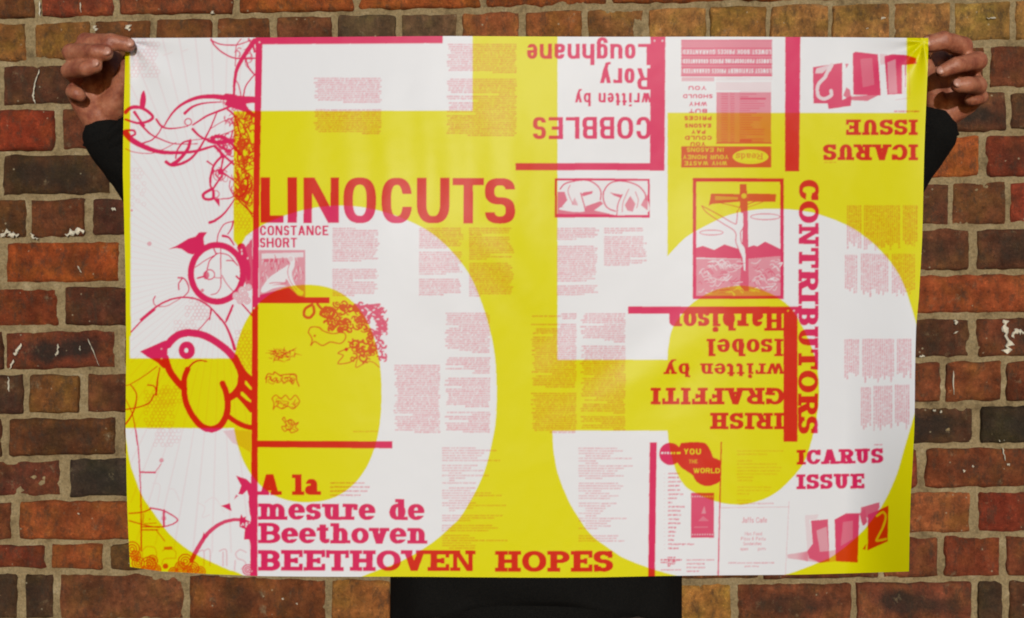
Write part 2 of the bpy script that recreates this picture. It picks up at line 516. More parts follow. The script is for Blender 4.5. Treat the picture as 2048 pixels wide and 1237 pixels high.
def rect(x0, y0, x1, y1, v=1.0, B=None, mode='max'):
    poly([(x0, y0), (x1, y0), (x1, y1), (x0, y1)], v, B, mode)


def smooth(pts, closed=False, n=8):
    P = [np.array(p[:2], float) for p in pts]
    out = []
    m = len(P)
    for i in range(m if closed else m - 1):
        g = (lambda k: P[k % m]) if closed else (lambda k: P[min(max(k, 0), m - 1)])
        p0, p1, p2, p3 = g(i - 1), g(i), g(i + 1), g(i + 2)
        for s in range(n):
            t = s / n
            out.append(tuple(.5 * ((2 * p1) + (-p0 + p2) * t + (2 * p0 - 5 * p1 + 4 * p2 - p3) * t * t + (-p0 + 3 * p1 - 3 * p2 + p3) * t ** 3)))
    if not closed: out.append(tuple(P[-1]))
    return out


def stroke(pts, w, v=1.0, w1=None, curve=True, B=None, mode='max'):
    B = INK_M if B is None else B
    if w1 is None: w1 = w
    q = smooth(pts) if (curve and len(pts) > 2) else pts
    n = len(q) - 1
    for i in range(n):
        (x0, y0), (x1, y1) = q[i][:2], q[i + 1][:2]
        ra = (w + (w1 - w) * i / n) / 2; rb = (w + (w1 - w) * (i + 1) / n) / 2
        r = max(ra, rb)
        ww = win(min(x0, x1) - r, min(y0, y1) - r, max(x0, x1) + r, max(y0, y1) + r)
        if not ww: continue
        X, Y = ww[2], ww[3]
        dx, dy = x1 - x0, y1 - y0
        L = dx * dx + dy * dy + 1e-9
        t = np.clip(((X - x0) * dx + (Y - y0) * dy) / L, 0, 1)
        d = np.hypot(X - x0 - t * dx, Y - y0 - t * dy)
        put(B, ww, d < np.maximum(ra + (rb - ra) * t, .3), v, mode)


def disc(cx, cy, rx, ry, v=1.0, B=None, mode='max', hole=None, ex=2.0):
    B = INK_M if B is None else B
    w = win(cx - rx, cy - ry, cx + rx, cy + ry)
    if not w: return
    f = np.abs((w[2] - cx) / rx) ** ex + np.abs((w[3] - cy) / ry) ** ex
    m = f < 1
    if hole:
        m &= (np.abs((w[2] - cx) / hole[0]) ** ex + np.abs((w[3] - cy) / hole[1]) ** ex) > 1
    put(B, w, m, v, mode)


class Z:
    """marks noted on an enlarged view: origin and scale of that view"""
    def __init__(s, ox, oy, k, g=1.0): s.ox, s.oy, s.k, s.g = ox, oy, k, g
    def p(s, pts): return [(s.ox + x / s.k, s.oy + y / s.k) for x, y in pts]
    def s(s, pts, w, v=1.0, w1=None, curve=True):
        w = w * s.g; w1 = None if w1 is None else w1 * s.g
        stroke(s.p(pts), w / s.k, v, None if w1 is None else w1 / s.k, curve)
    def f(s, pts, v=1.0, curve=False, mode='max', B=None): poly(s.p(pts), v, B, mode, curve)
    def c(s, x, y, r, w, v=1.0, ry=None):
        ry = ry or r
        disc(s.ox + x / s.k, s.oy + y / s.k, (r + w / 2) / s.k, (ry + w / 2) / s.k, v, hole=(max(.1, (r - w / 2) / s.k), max(.1, (ry - w / 2) / s.k)))
    def d(s, x, y, r, v=1.0, ry=None, mode='max'): disc(s.ox + x / s.k, s.oy + y / s.k, r / s.k, (ry or r) / s.k, v, mode=mode)


# ---- yellow ink: everything but the white numerals
def white(pts, curve=False): poly(pts, 0.0, INK_Y, 'set', curve)


white([(260, 50), (945, 50), (945, 222), (467, 222), (467, 500), (467, 717), (262, 717)])
bowl = smooth([(505, 463), (540, 443), (595, 424), (638, 415), (690, 412), (752, 420), (812, 440), (860, 465), (900, 500), (935, 544), (958, 592), (977, 650), (989, 708), (993, 765), (993, 812), (988, 865), (967, 948), (927, 1025), (900, 1055), (860, 1089), (800, 1124), (725, 1153), (690, 1180)])
left_low = smooth([(540, 1180), (478, 1147), (458, 1140), (422, 1124), (385, 1105), (361, 1088), (337, 1066), (310, 1030), (284, 991), (268, 950), (260, 925), (254, 889), (246, 840)])
white([(466, 480), (479, 497), (492, 473)] + bowl + left_low + [(246, 700), (300, 600)])
rect(236, 717, 470, 857, 1.0, INK_Y, 'set')
rect(236, 100, 260, 720, 1.0, INK_Y, 'set')
disc(613, 787.5, 150, 217.5, 1.0, INK_Y, 'set', ex=2.32)
white([(1115, 50), (1813, 50), (1813, 226), (1335, 226), (1335, 722), (1115, 720)])
rb = smooth([(1335, 513), (1360, 486), (1384, 467), (1442, 437), (1476, 426), (1522, 419), (1570, 419), (1616, 424), (1643, 431), (1694, 451), (1735, 478), (1764, 505), (1791, 539), (1810, 577), (1831, 643), (1845, 700), (1845, 770), (1830, 825), (1809, 896), (1793, 950), (1768, 1005), (1740, 1045), (1715, 1073), (1669, 1110), (1633, 1127), (1577, 1148), (1500, 1168), (1400, 1163), (1345, 1150), (1295, 1135), (1247, 1116), (1215, 1095), (1183, 1071), (1159, 1039), (1137, 1001), (1116, 948), (1107, 900), (1105, 862)])
white(rb + [(1335, 862), (1335, 700)])
ctr = smooth([(1335, 720), (1337, 692), (1347, 653), (1379, 612), (1420, 585), (1459, 574), (1500, 573), (1546, 590), (1579, 614), (1604, 652), (1618, 682), (1630, 715), (1637, 755), (1638, 794), (1633, 838), (1624, 879), (1608, 925), (1577, 964), (1547, 989), (1510, 1005), (1474, 1010), (1430, 1003), (1384, 983), (1362, 962), (1348, 931), (1338, 889), (1335, 862)])
poly(ctr, 1.0, INK_Y, 'set')
rect(1300, 720, 1340, 862, 1.0, INK_Y, 'set')
rect(1110, 720, 1340, 862, 1.0, INK_Y, 'set')

# ---- bars
poly([(511.5, 60), (525.5, 60), (519.5, 350), (516, 640), (515, 1172), (500, 1172), (503, 880), (504, 640), (507, 350)])
poly([(512, 60), (885.6, 60), (885.6, 87), (512, 89.5)])
poly([(1301, 60), (1331, 60), (1329, 342), (1300, 342)])
rect(1031, 326.5, 1329, 341)
poly([(1570.5, 60), (1601, 60), (1598.5, 343.5), (1570, 343.5)])
rect(1256, 613.5, 1598, 628)
rect(1567, 614, 1595, 884)
poly([(1299.5, 885), (1313.5, 885), (1309.6, 1172), (1296, 1172)])
stroke([(1442.5, 885), (1436, 1165)], 2.6, .9, curve=False)
rect(512, 595, 659, 607)
poly([(512, 882), (785, 883), (785, 897.5), (512, 895)])
for q in [(519, 85), (1309, 82), (1325, 82), (1576, 622), (1588, 622), (508, 617), (504, 1143)]:
    disc(q[0], q[1], 2, 2, .35, mode='set')


# ---- lettering: each letter is cut from bars, diagonals and rings in its own box
def gl(ch, X, Y, w, h, tv, th, slab):
    """mask of one letter; X from 0 to w, Y up from the baseline; h is the cap height"""
    xh = h * (.775 if slab else .70)
    so = tv * .42 if slab else 0        # overhang of a slab
    st = th * .95                       # slab thickness

    def Rr(x0, y0, x1, y1): return (X >= x0) & (X <= x1) & (Y >= y0) & (Y <= y1)
    def Dg(xa, xb, y0, y1, t):          # slanted bar: left edge xa at y0 to xb at y1
        k = (Y - y0) / (y1 - y0); xl = xa + (xb - xa) * k
        return (X >= xl) & (X <= xl + t) & (Y >= y0) & (Y <= y1)
    def El(cx, cy, rx, ry, e): return (np.abs((X - cx) / max(rx, .1)) ** e + np.abs((Y - cy) / max(ry, .1)) ** e) <= 1
    def Rg(x0, y0, x1, y1, e=None):
        e = e or (2.15 if slab else 2.6)
        cx, cy, rx, ry = (x0 + x1) / 2, (y0 + y1) / 2, (x1 - x0) / 2, (y1 - y0) / 2
        return El(cx, cy, rx, ry, e) & ~El(cx, cy, rx - tv, ry - th, e)
    def Sb(x0, x1, y, ext=None):        # slab under or over a stem
        if not slab: return np.zeros(X.shape, bool)
        e = so if ext is None else ext
        return Rr(x0 - e, y, x1 + e, y + st)
    def Stem(x0, y0, y1, lo=True, hi=True):
        m = Rr(x0, y0, x0 + tv, y1)
        if lo: m |= Sb(x0, x0 + tv, y0)
        if hi: m |= Sb(x0, x0 + tv, y1 - st)
        return m
    def SS(hh):                         # S shape of height hh
        ry = (hh + th) / 4
        a = Rg(0, hh - 2 * ry, w, hh) & ~((X > w / 2) & (Y < hh - ry * .86))
        b = Rg(0, 0, w, 2 * ry) & ~((X < w / 2) & (Y > ry * .86))
        m = a | b
        if slab: m |= Rr(w - tv * .75, hh * .66, w - tv * .1, hh * .99) | Rr(tv * .1, 0, tv * .75, hh * .34)
        return m
    def arch(x0, x1, top):              # n-like arch between stems
        ry = (x1 - x0) * .5
        m = Rg(x0, top - 2 * ry, x1, top) & (Y > top - ry)
        return m | Rr(x1 - tv, 0, x1, top - ry)
    i = so                              # inset of outer stems so slabs stay in the box
    if ch == 'I': return Stem((w - tv) / 2, 0, h)
    if ch == 'L': return Stem(i, 0, h) | Rr(i, 0, w, th) | (Rr(w - tv * .6, 0, w, h * .36) if slab else False)
    if ch == 'T':
        m = Stem((w - tv) / 2, 0, h, hi=False) | Rr(0, h - th, w, h)
        return m | (Rr(0, h * .62, tv * .55, h) | Rr(w - tv * .55, h * .62, w, h) if slab else False)
    if ch == 'N':
        if slab: tv = tv * .72
        m = Rr(i, 0, i + tv * .9, h) | Rr(w - tv * .9 - i, 0, w - i, h) | Dg(w - i - tv * 1.15, i, 0, h, tv * 1.15)
        return m | Sb(i, i + tv * .9, 0) | Sb(i - tv * .2, i + tv * .9, h - st) | Sb(w - i - tv * .9, w - i, h - st)
    if ch == 'O': return Rg(0, 0, w, h)
    if ch in 'CG':
        m = Rg(0, 0, w, h) & ~((X > w * .55) & (Y > h * .36) & (Y < h * .64))
        if slab: m |= Rr(w - tv * .7, h * .62, w, h * .98)
        if ch == 'G': m |= Rr(w - tv * 1.1, 0, w - tv * .1, h * .45) | Rr(w * .5, h * .45 - st, w + so * .3, h * .45)
        return m
    if ch == 'U':
        m = (Rg(i, 0, w - i, h * .9) & (Y < h * .45)) | Rr(i, h * .44, i + tv, h) | Rr(w - i - tv, h * .44, w - i, h)
        return m | (Rr(0, h - st, i + tv * 1.15, h) | Rr(w - i - tv * 1.15, h - st, w, h) if slab else False)
    if ch == 'S': return SS(h)
    if ch == 'A':
        m = Dg(i * .6, w / 2 - tv * .55, 0, h, tv * 1.05) | Dg(w - tv * 1.05 - i * .6, w / 2 - tv * .5, 0, h, tv * 1.05) | Rr(w * .25, h * .22, w * .75, h * .22 + th)
        return m | (Rr(-so * .3, 0, tv * 1.35 + so * .6, st) | Rr(w - tv * 1.35 - so * .6, 0, w + so * .3, st) if slab else False)
    if ch == 'V':
        m = Dg(w / 2 - tv * .5, i * .6, 0, h, tv * 1.05) | Dg(w / 2 - tv * .55, w - tv * 1.05 - i * .6, 0, h, tv * 1.05)
        return m | (Rr(-so * .3, h - st, tv * 1.35 + so * .6, h) | Rr(w - tv * 1.35 - so * .6, h - st, w + so * .3, h) if slab else False)
    if ch in 'EF':
        m = Stem(i, 0, h) | Rr(i, h - th, w, h) | Rr(i, h / 2 - th / 2, w * .78, h / 2 + th / 2)
        if slab: m |= Rr(w - tv * .55, h * .66, w, h) | Rr(w * .62, h * .36, w * .62 + tv * .5, h * .64)
        if ch == 'E':
            m |= Rr(i, 0, w, th)
            if slab: m |= Rr(w - tv * .55, 0, w, h * .34)
        return m
    if ch == 'H':
        return Stem(i, 0, h) | Stem(w - tv - i, 0, h) | Rr(i, h / 2 - th / 2, w - i, h / 2 + th / 2)
    if ch in 'PRB':
        m = Stem(i, 0, h)
        ry = (h + th) / 4
        lo = h - 2 * ry if ch != 'P' else h * .40
        m |= (Rg(w * .1, lo, w * (.97 if ch != 'P' else 1), h) & (X > w * .5)) | Rr(i, h - th, w * .56, h) | Rr(i, lo, w * .56, lo + th)
        if ch == 'B': m |= (Rg(w * .1, 0, w, 2 * ry) & (X > w * .5)) | Rr(i, 0, w * .56, th)
        if ch == 'R': m |= Dg(w - tv * 1.15, w * .42, 0, h * .5, tv * 1.1) | (Rr(w - tv * 1.1, 0, w + so * .8, st) if slab else False)
        return m
    if ch == 'o': return Rg(0, 0, w, xh)
    if ch == 'e': return (Rg(0, 0, w, xh) & ~((X > w / 2) & (Y < xh * .44) & (Y > xh * .27))) | Rr(tv * .5, xh * .42, w - tv * .3, xh * .42 + th * .8)
    if ch == 'a':
        m = (Rg(w * .06, xh * .3, w - i, xh) & (Y > xh * .68)) | Rr(w - i - tv, 0, w - i, xh * .7) | Rg(0, 0, w - i, xh * .60)
        return m | (Rr(w - i - tv, 0, w + so * .4, st) if slab else False)
    if ch == 's': return SS(xh)
    if ch in 'nmhru':
        if ch == 'u':
            m = (Rg(i, 0, w - i, (w - 2 * i)) & (Y < (w - 2 * i) / 2)) | Rr(i, (w - 2 * i) / 2, i + tv, xh) | Rr(w - i - tv, 0, w - i, xh)
            return m | Sb(i, i + tv, xh - st) | (Rr(w - i - tv - so, xh - st, w - i, xh) | Rr(w - i - tv, 0, w + so * .3, st) if slab else False)
        top = h if ch == 'h' else xh
        m = Rr(i, 0, i + tv, top) | Sb(i, i + tv, 0)
        if slab: m |= Rr(i - so, top - st, i + tv * .5, top)
        if ch == 'r': return m | (Rg(i, xh - w * .95, w * 1.25, xh) & (Y > xh - w * .42) & (X < w)) | (Rr(w - tv * .7, xh * .62, w, xh * .9) if slab else False)
        if ch == 'm':
            mid = (w) / 2
            m |= arch(i, mid + tv / 2, xh) | arch(mid - tv / 2, w - i, xh) | Sb(mid - tv / 2, mid + tv / 2, 0, so * .8)
        else: m |= arch(i, w - i, xh)
        return m | Sb(w - i - tv, w - i, 0)
    if ch == 'l': return Stem((w - tv) / 2, 0, h, hi=False) | (Rr((w - tv) / 2 - so, h - st, w / 2, h) if slab else False)
    if ch == 'i':
        x = (w - tv) / 2
        return Stem(x, 0, xh, hi=False) | (Rr(x - so, xh - st, w / 2, xh) if slab else False) | (El(w / 2, h * .93, tv * .55, tv * .5, 2.4) if slab else Rr(x, h * .86, x + tv, h))
    if ch == 't':
        x = w * .22
        return Rr(x, th, x + tv, h * .93) | Rr(0, xh - st, w * .92, xh) | (Rg(x, 0, w * 1.15, xh * .7) & (Y < xh * .3) & (X < w))
    if ch in 'db':
        m = Rg(i * .5, 0, w - i * .5, xh)
        x = w - i - tv if ch == 'd' else i
        m |= Rr(x, 0, x + tv, h)
        if slab:
            m |= Rr(x - so, h - st, x + tv * .5, h)
            if ch == 'd': m |= Rr(x, 0, w + so * .4, st)
        return m
    if ch == 'g': return Rg(0, 0, w, xh) | Rr(w - tv, -h * .08, w, xh) | (Rg(0, -h * .3, w, h * .3) & (Y < -h * .04))
    if ch in 'vyw':
        if ch == 'w':
            t = tv * .85
            return Dg(w * .22, 0, 0, xh, t) | Dg(w * .25, w * .5 - t / 2, 0, xh, t) | Dg(w * .75 - t, w * .5 - t / 2, 0, xh, t) | Dg(w * .78 - t, w - t, 0, xh, t) | (Rr(-so * .4, xh - st, t * 1.4, xh) | Rr(w - t * 1.4, xh - st, w + so * .4, xh) if slab else False)
        m = Dg(w / 2 - tv * .5, i * .4, 0, xh, tv) | Dg(w / 2 - tv * .5, w - tv - i * .4, 0, xh, tv)
        if ch == 'y': m |= Dg(w * .12, w / 2 - tv * .5, -h * .27, 0, tv * .95) | Rr(w * .02, -h * .29, w * .3, -h * .29 + th * .8)
        return m | (Rr(-so * .3, xh - st, tv * 1.3 + so * .4, xh) | Rr(w - tv * 1.3 - so * .4, xh - st, w + so * .3, xh) if slab else False)
    if ch == 'D':
        e = i + tv * .2
        return Stem(i, 0, h) | ((Rg(-w * .3, 0, w, h, 2.4)) & (X > w * .4)) | Rr(i, h - th, w * .42, h) | Rr(i, 0, w * .42, th)
    if ch == 'W':
        t = tv * .85
        return Dg(w * .22, 0, 0, h, t) | Dg(w * .25, w * .5 - t / 2, 0, h, t) | Dg(w * .75 - t, w * .5 - t / 2, 0, h, t) | Dg(w * .78 - t, w - t, 0, h, t)
    if ch == 'M': return Rr(0, 0, tv, h) | Rr(w - tv, 0, w, h) | Dg(w / 2 - tv / 2, tv * .1, h * .25, h, tv) | Dg(w / 2 - tv / 2, w - tv * 1.1, h * .25, h, tv)
    if ch == 'Y': return Rr(w / 2 - tv / 2, 0, w / 2 + tv / 2, h * .5) | Dg(w / 2 - tv / 2, 0, h * .42, h, tv) | Dg(w / 2 - tv / 2, w - tv, h * .42, h, tv)
    if ch == 'K': return Rr(0, 0, tv, h) | Dg(tv * .6, w - tv, h * .3, h, tv) | Dg(w - tv, w * .3, 0, h * .6, tv)
    if ch == 'J': return Rr(w - tv, h * .2, w, h) | (Rg(0, 0, w, h * .6) & (Y < h * .25))
    if ch == 'c': return Rg(0, 0, w, xh) & ~((X > w * .55) & (Y > xh * .34) & (Y < xh * .66))
    if ch == 'z': return Rr(0, 0, w, th) | Rr(0, xh - th, w, xh) | Dg(0, w - tv, 0, xh, tv)
    if ch == 'f': return Rr(w * .3, 0, w * .3 + tv, h * .8) | Rr(0, xh - th, w, xh) | (Rg(w * .3, h * .5, w * 1.3, h) & (Y > h * .75) & (X < w))
    if ch == 'p': return Rg(0, 0, w, xh) | Rr(0, -h * .28, tv, xh)
    if ch == '&': return Rg(w * .15, h * .45, w * .75, h) | Rg(0, 0, w * .85, h * .55)
    return np.zeros(X.shape, bool)


WD = dict(I=.42, L=.78, T=.86, N=.96, O=.92, C=.86, G=.9, U=.92, S=.74, A=.98, V=.95, E=.82, F=.78, H=.98, P=.84, R=.92, B=.84, o=.66, e=.64, a=.66, s=.58, n=.76, m=1.12, h=.76, r=.58, u=.76, l=.40, i=.40, t=.48, d=.72, b=.72, g=.68, v=.72, y=.72, w=.98)
WD.update({' ': .42, 'D': .92, 'W': 1.25, 'M': 1.1, 'Y': .92, 'K': .9, 'J': .6, 'z': .55, 'f': .42, 'p': .72, '&': .9, 'c': .62})


def letter(ch, o, ux, uy, w, h, tv, th, slab, v=1.0, mode='max'):
    """o: baseline origin in pixels, ux and uy: unit vectors of the writing"""
    m = h * .35
    cs = [(o[0] + ux[0] * a + uy[0] * b, o[1] + ux[1] * a + uy[1] * b) for a in (-m * .4, w + m * .4) for b in (-m, h + 2)]
    ww = win(min(c[0] for c in cs), min(c[1] for c in cs), max(c[0] for c in cs), max(c[1] for c in cs))
    if not ww: return
    DX, DY = ww[2] - o[0], ww[3] - o[1]
    X = DX * ux[0] + DY * ux[1]; Y = DX * uy[0] + DY * uy[1]
    put(INK_M, ww, gl(ch, X, Y, w, h, tv, th, slab), v, mode)


def text(s, x0, y0, length, h, rot=0, slab=False, tv=.2, th=.15, gap=.09, v=1.0, mode='max', slope=0.0, widths=None):
    """text from baseline origin (x0, y0), running length px; rot 0, 90 (downwards) or 180"""
    a = R(rot + slope)
    ux = (math.cos(a), math.sin(a)); uy = (math.sin(a), -math.cos(a))
    ws = [WD.get(c, .7) * (1.05 if slab else .8) for c in s]
    if slab: ws = [w * (1.25 if c in 'Iil' else 1) for w, c in zip(ws, s)]
    tot = sum(ws) + gap * (len(s) - 1)
    k = length / tot
    x = 0
    for c, w in zip(s, ws):
        if c != ' ':
            letter(c, (x0 + ux[0] * x, y0 + ux[1] * x), ux, uy, w * k, h, tv * h, th * h, slab, v, mode)
        x += (w + gap) * k


for ch, a_, b_ in [('L', 521, 567), ('I', 575, 594), ('N', 607, 678), ('O', 687, 752), ('C', 763, 824), ('U', 834, 899), ('T', 905, 968), ('S', 970, 1030)]:
    t = (a_ - 521) / 510
    letter(ch, (a_, 446 + 2 * t), (1, 0), (0, -1), b_ - a_, 91, 19, 14.5, False)
for s, y, L_ in (('CONSTANCE', 471, 137), ('SHORT', 495.5, 74)):
    text(s, 520, y, L_, 19.5, tv=.2, th=.16, gap=.14)
# upside-down block, top middle: the writing runs from right to left
text('COBBLES', 1302, 234.5, 236, 44, 180, tv=.2, th=.155, gap=.13)
text('written by', 1302, 186.5, 152, 27, 180, tv=.19, th=.15, gap=.15)
text('Rory', 1302, 137, 102, 43, 180, tv=.19, th=.15, gap=.12)
text('Loughnane', 1301, 88, 247, 43, 180, tv=.19, th=.15, gap=.12)
rect(1270, 60, 1301, 75, 0, mode='set')
# slab lettering lower left
text('A la', 517, 990.5, 123, 41.5, slab=True, tv=.32, th=.19, gap=.05)
text('mesure de', 516, 1040, 333, 42, slab=True, tv=.31, th=.175, gap=.03, slope=.15)
text('Beethoven', 516, 1087, 339, 41, slab=True, tv=.31, th=.175, gap=.03, slope=.2)
text('BEETHOVEN', 516, 1142, 435, 41.5, slab=True, tv=.33, th=.20, gap=.03, slope=.1)
text('HOPES', 990, 1144, 236, 42, slab=True, tv=.33, th=.20, gap=.04)
# right hand headings
text('ICARUS', 1594, 930, 173, 29.5, slab=True, tv=.335, th=.20, gap=0.048, slope=-1.2)
text('ISSUE', 1593, 979, 136, 30, slab=True, tv=.335, th=.20, gap=0.048, slope=-.6)
text('ICARUS', 1836, 289, 190, 32, 180, slab=True, tv=.325, th=.195, gap=0.054)
text('ISSUE', 1836, 239.5, 144, 31, 180, slab=True, tv=.325, th=.195, gap=0.054)
text('CONTRIBUTORS', 1598, 360, 508, 40, 90, slab=True, tv=.335, th=.185, gap=0.045, slope=.25)
text('Harbison', 1568, 622, 234, 40, 180, slab=True, tv=.275, th=.15, gap=0.054)
text('Isobel', 1568, 678, 156, 35, 180, slab=True, tv=.275, th=.15, gap=0.054)
text('written by', 1568, 727, 240, 28, 180, slab=True, tv=.275, th=.15, gap=0.066)
text('GRAFFITI', 1568, 776, 267, 33.5, 180, slab=True, tv=.325, th=.195, gap=0.054)
text('IRISH', 1568, 826, 148, 33, 180, slab=True, tv=.325, th=.195, gap=0.060)
rect(1335, 613.5, 1568, 628)


# ---- columns of small print
def column(x0, y0, x1, y1, pitch=4.3, rag='r', vert=False, v=.5, short_last=True, ragged=10):
    a0, a1, b0, b1 = (x0, x1, y0, y1) if not vert else (y0, y1, x0, x1)
    n = int((b1 - b0) / pitch)
    for k in range(n + 1):
        b = b0 + k * pitch
        s0, s1 = a0, a1
        cut = rng.uniform(0, ragged)
        if rag == 'r': s1 -= cut
        elif rag == 'l': s0 += cut
        if short_last and (k == n or rng.random() < .06):
            f = rng.uniform(.25, .75)
            if rag == 'l': s0 = a1 - (a1 - s0) * f
            else: s1 = a0 + (s1 - a0) * f
        x = s0
        while x < s1 - 2:
            wl = min(rng.uniform(4, 17), s1 - x)
            q = x
            while q < x + wl:      # the strokes of the letters
                gw = rng.uniform(.6, 1.4)
                hh = 1.75 + (rng.random() < .3) * .7
                vv_ = v * rng.uniform(.55, 1.15)
                if vert: w = win(b, q, b + hh, q + gw)
                else: w = win(q, b, q + gw, b + hh)
                if w: INK_M[w[0], w[1]] = np.maximum(INK_M[w[0], w[1]], vv_)
                q += gw + rng.uniform(.3, .9)
            x += wl + 2.2


PT = .46
for (x0, y0, x1, y1, rag) in [
        (627, 156, 762, 206, 'l'), (627, 219, 762, 270, 'l'), (893, 88, 1032, 146, 'l'), (893, 158, 1032, 270, 'l'),
        (665, 456, 757, 522, 'r'), (665, 538, 757, 592, 'r'), (838, 456, 927, 495, 'r'), (838, 504, 925, 547, 'r'), (838, 558, 926, 592, 'r'),
        (938, 456, 1025, 470, 'r'), (938, 474, 1028, 520, 'r'), (938, 526, 1028, 592, 'r'),
        (889, 626, 979, 704, 'l'), (889, 715, 979, 746, 'l'), (889, 756, 979, 815, 'l'), (889, 824, 979, 864, 'l'), (787, 730, 879, 864, 'l'),
        (1062, 627, 1152, 638, 'l'), (1062, 648, 1152, 776, 'l'), (1062, 786, 1152, 864, 'l'), (1160, 627, 1250, 683, 'l'), (1160, 692, 1250, 826, 'l'), (1160, 833, 1250, 862, 'l'),
        (1114, 456, 1198, 481, 'r'), (1114, 492, 1196, 562, 'r'), (1114, 571, 1196, 592, 'r'), (1208, 456, 1292, 465, 'r'), (1208, 473, 1294, 529, 'r')]:
    column(x0, y0, x1, y1, rag=rag, v=PT)
for (x0, y0, x1, y1) in [(1694, 411, 1722, 498), (1728, 411, 1800, 500), (1806, 411, 1832, 496), (1690, 510, 1713, 590), (1722, 508, 1775, 594), (1784, 508, 1828, 594),
                         (1689, 679, 1719, 762), (1725, 678, 1788, 766), (1794, 678, 1820, 760), (1722, 775, 1742, 860), (1747, 772, 1785, 862), (1790, 770, 1816, 860)]:
    column(x0, y0, x1, y1, rag='r', vert=True, v=PT * 1.05, short_last=False, ragged=16)


def poem(x0, y0, y1, ws, v=.4, pitch=5.0):
    y = y0; k = 0
    while y < y1:
        w = ws[k % len(ws)]; k += 1
        if w: column(x0 + (14 if w < 60 else 0) * (k % 3 > 0), y, x0 + w + 8, y + 1, rag='n', v=v, short_last=False)
        y += pitch


poem(884, 895, 1098, [60, 100, 78, 70, 66, 108, 0, 62, 50, 74, 30, 84, 38, 20, 60, 0, 58, 48, 90, 112, 54, 50, 60, 118, 56, 20, 0, 112, 96, 52, 0, 92, 104, 84, 0, 46, 60, 122, 50, 60, 58, 52, 46, 100])
poem(1157, 896, 1083, [68, 82, 62, 56, 98, 26, 30, 100, 84, 72, 64, 82, 40, 0, 70, 80, 76, 40, 52, 72, 54, 0, 68, 56, 46, 40, 38, 26, 88, 60, 50, 56, 30, 0, 0, 74])
for k, w in enumerate((72, 82, 78, 60)): column(660, 965 + k * 8.2, 660 + w, 966.5 + k * 8.2, rag='n', v=.55, short_last=False)
for k, w in enumerate([95, 60, 0, 30, 80, 88, 86, 80, 34, 30, 0, 68, 66, 24, 0, 30, 60]):
    if w: column(1474, 901 + k * 6.6, 1474 + w, 902 + k * 6.6, rag='n', v=.24, short_last=False)
column(1478, 1006, 1546, 1007, rag='n', v=.35, short_last=False)
column(706, 862, 756, 863, rag='n', v=.35, short_last=False)
column(1748, 888.5, 1765, 890, rag='n', v=.6, short_last=False)
column(1788, 222, 1838, 224.5, rag='n', v=.75, short_last=False)
column(1648, 324, 1672, 325, rag='n', v=.35, short_last=False)

# ---- bookshop notice, printed upside down
V = Z(1300, 60, 4.122)
V.f([(258, 82), (1005, 82), (1005, 148), (258, 150)], .72)
V.f([(258, 150), (1005, 150), (1005, 385), (258, 385)], .75)
for y in (85, 152, 210, 236, 282, 312, 378): V.s([(258, y), (1005, y)], 7, .95, curve=False)


def small(s, x0, y0, L_, h, rot=0, v=1.0, mode='max', tv=.2, th=.17, gap=.16): text(s, x0, y0, L_, h, rot, tv=tv, th=th, gap=gap, v=v, mode=mode)


for s, y in (('LOWEST BOOK PRICES GUARANTEED', 100), ('LOWEST PHOTOCOPYING PRICES GUARANTEED', 118.6), ('LOWEST STATIONERY PRICES GUARANTEED', 138)):
    small(s, 1542, y, 176, 8.4, 180, v=.06, mode='set', gap=.2)
column(1365, 85, 1542, 88.5, rag='n', v=.25, pitch=3.4)
V.f([(260, 392), (530, 392), (530, 425), (260, 425)], .45)
V.s([(545, 398), (1005, 400)], 5, .35, curve=False); V.s([(545, 412), (1005, 412)], 4, .3, curve=False)
for s, y, xa, xb in (('YOU', 172.5, 1377, 1413), ('SHOULD', 189, 1366, 1425), ('WHY', 204.5, 1378, 1414), ('BUT', 218.5, 1378, 1414), ('PRICES', 232.5, 1369, 1423), ('EASONS', 247.5, 1370, 1422), ('PAY', 260, 1383, 1411), ('COULD', 272, 1370, 1423), ('YOU', 284.5, 1381, 1411)):
    small(s, xb, y, xb - xa, 8, 180, v=1.0, tv=.28, th=.22)
V.f([(545, 430), (1000, 430), (1000, 515), (745, 515), (745, 500), (545, 500)], .18)
V.f([(548, 515), (998, 515), (998, 940), (548, 940)], .68)
for k in range(21):
    y = 530 + k * 19.5
    for xa, xb in ((590, 640), (672, 694), (750, 780 + 190 * rng.random())): V.s([(xa, y), (xb, y)], 8, .85, curve=False)
for x in (550, 665, 742, 995): V.s([(x, 515), (x, 940)], 4, .8, curve=False)
V.s([(750, 568), (950, 568)], 14, .95, curve=False); V.s([(550, 935), (998, 935)], 10, .95, curve=False); V.s([(750, 915), (830, 915)], 24, .9, curve=False)
V.f([(258, 960), (1000, 960), (1000, 1135), (258, 1135)], .9)
disc(1501, 314, 35.5, 14.5, 0.02, mode='set')
disc(1501, 314, 31, 11.5, .22, mode='set', hole=(30, 10.5))
text('Reads', 1526, 307, 54, 12.5, 180, slab=True, tv=.2, th=.14, gap=.1, v=.7)
for s, y, xb, L_ in (('IN EASONS', 296, 1448, 74), ('YOUR MONEY', 310.5, 1457, 91), ('WHY WASTE', 323, 1454, 85)):
    small(s, xb, y, L_, 8, 180, v=.05, mode='set', gap=.2)

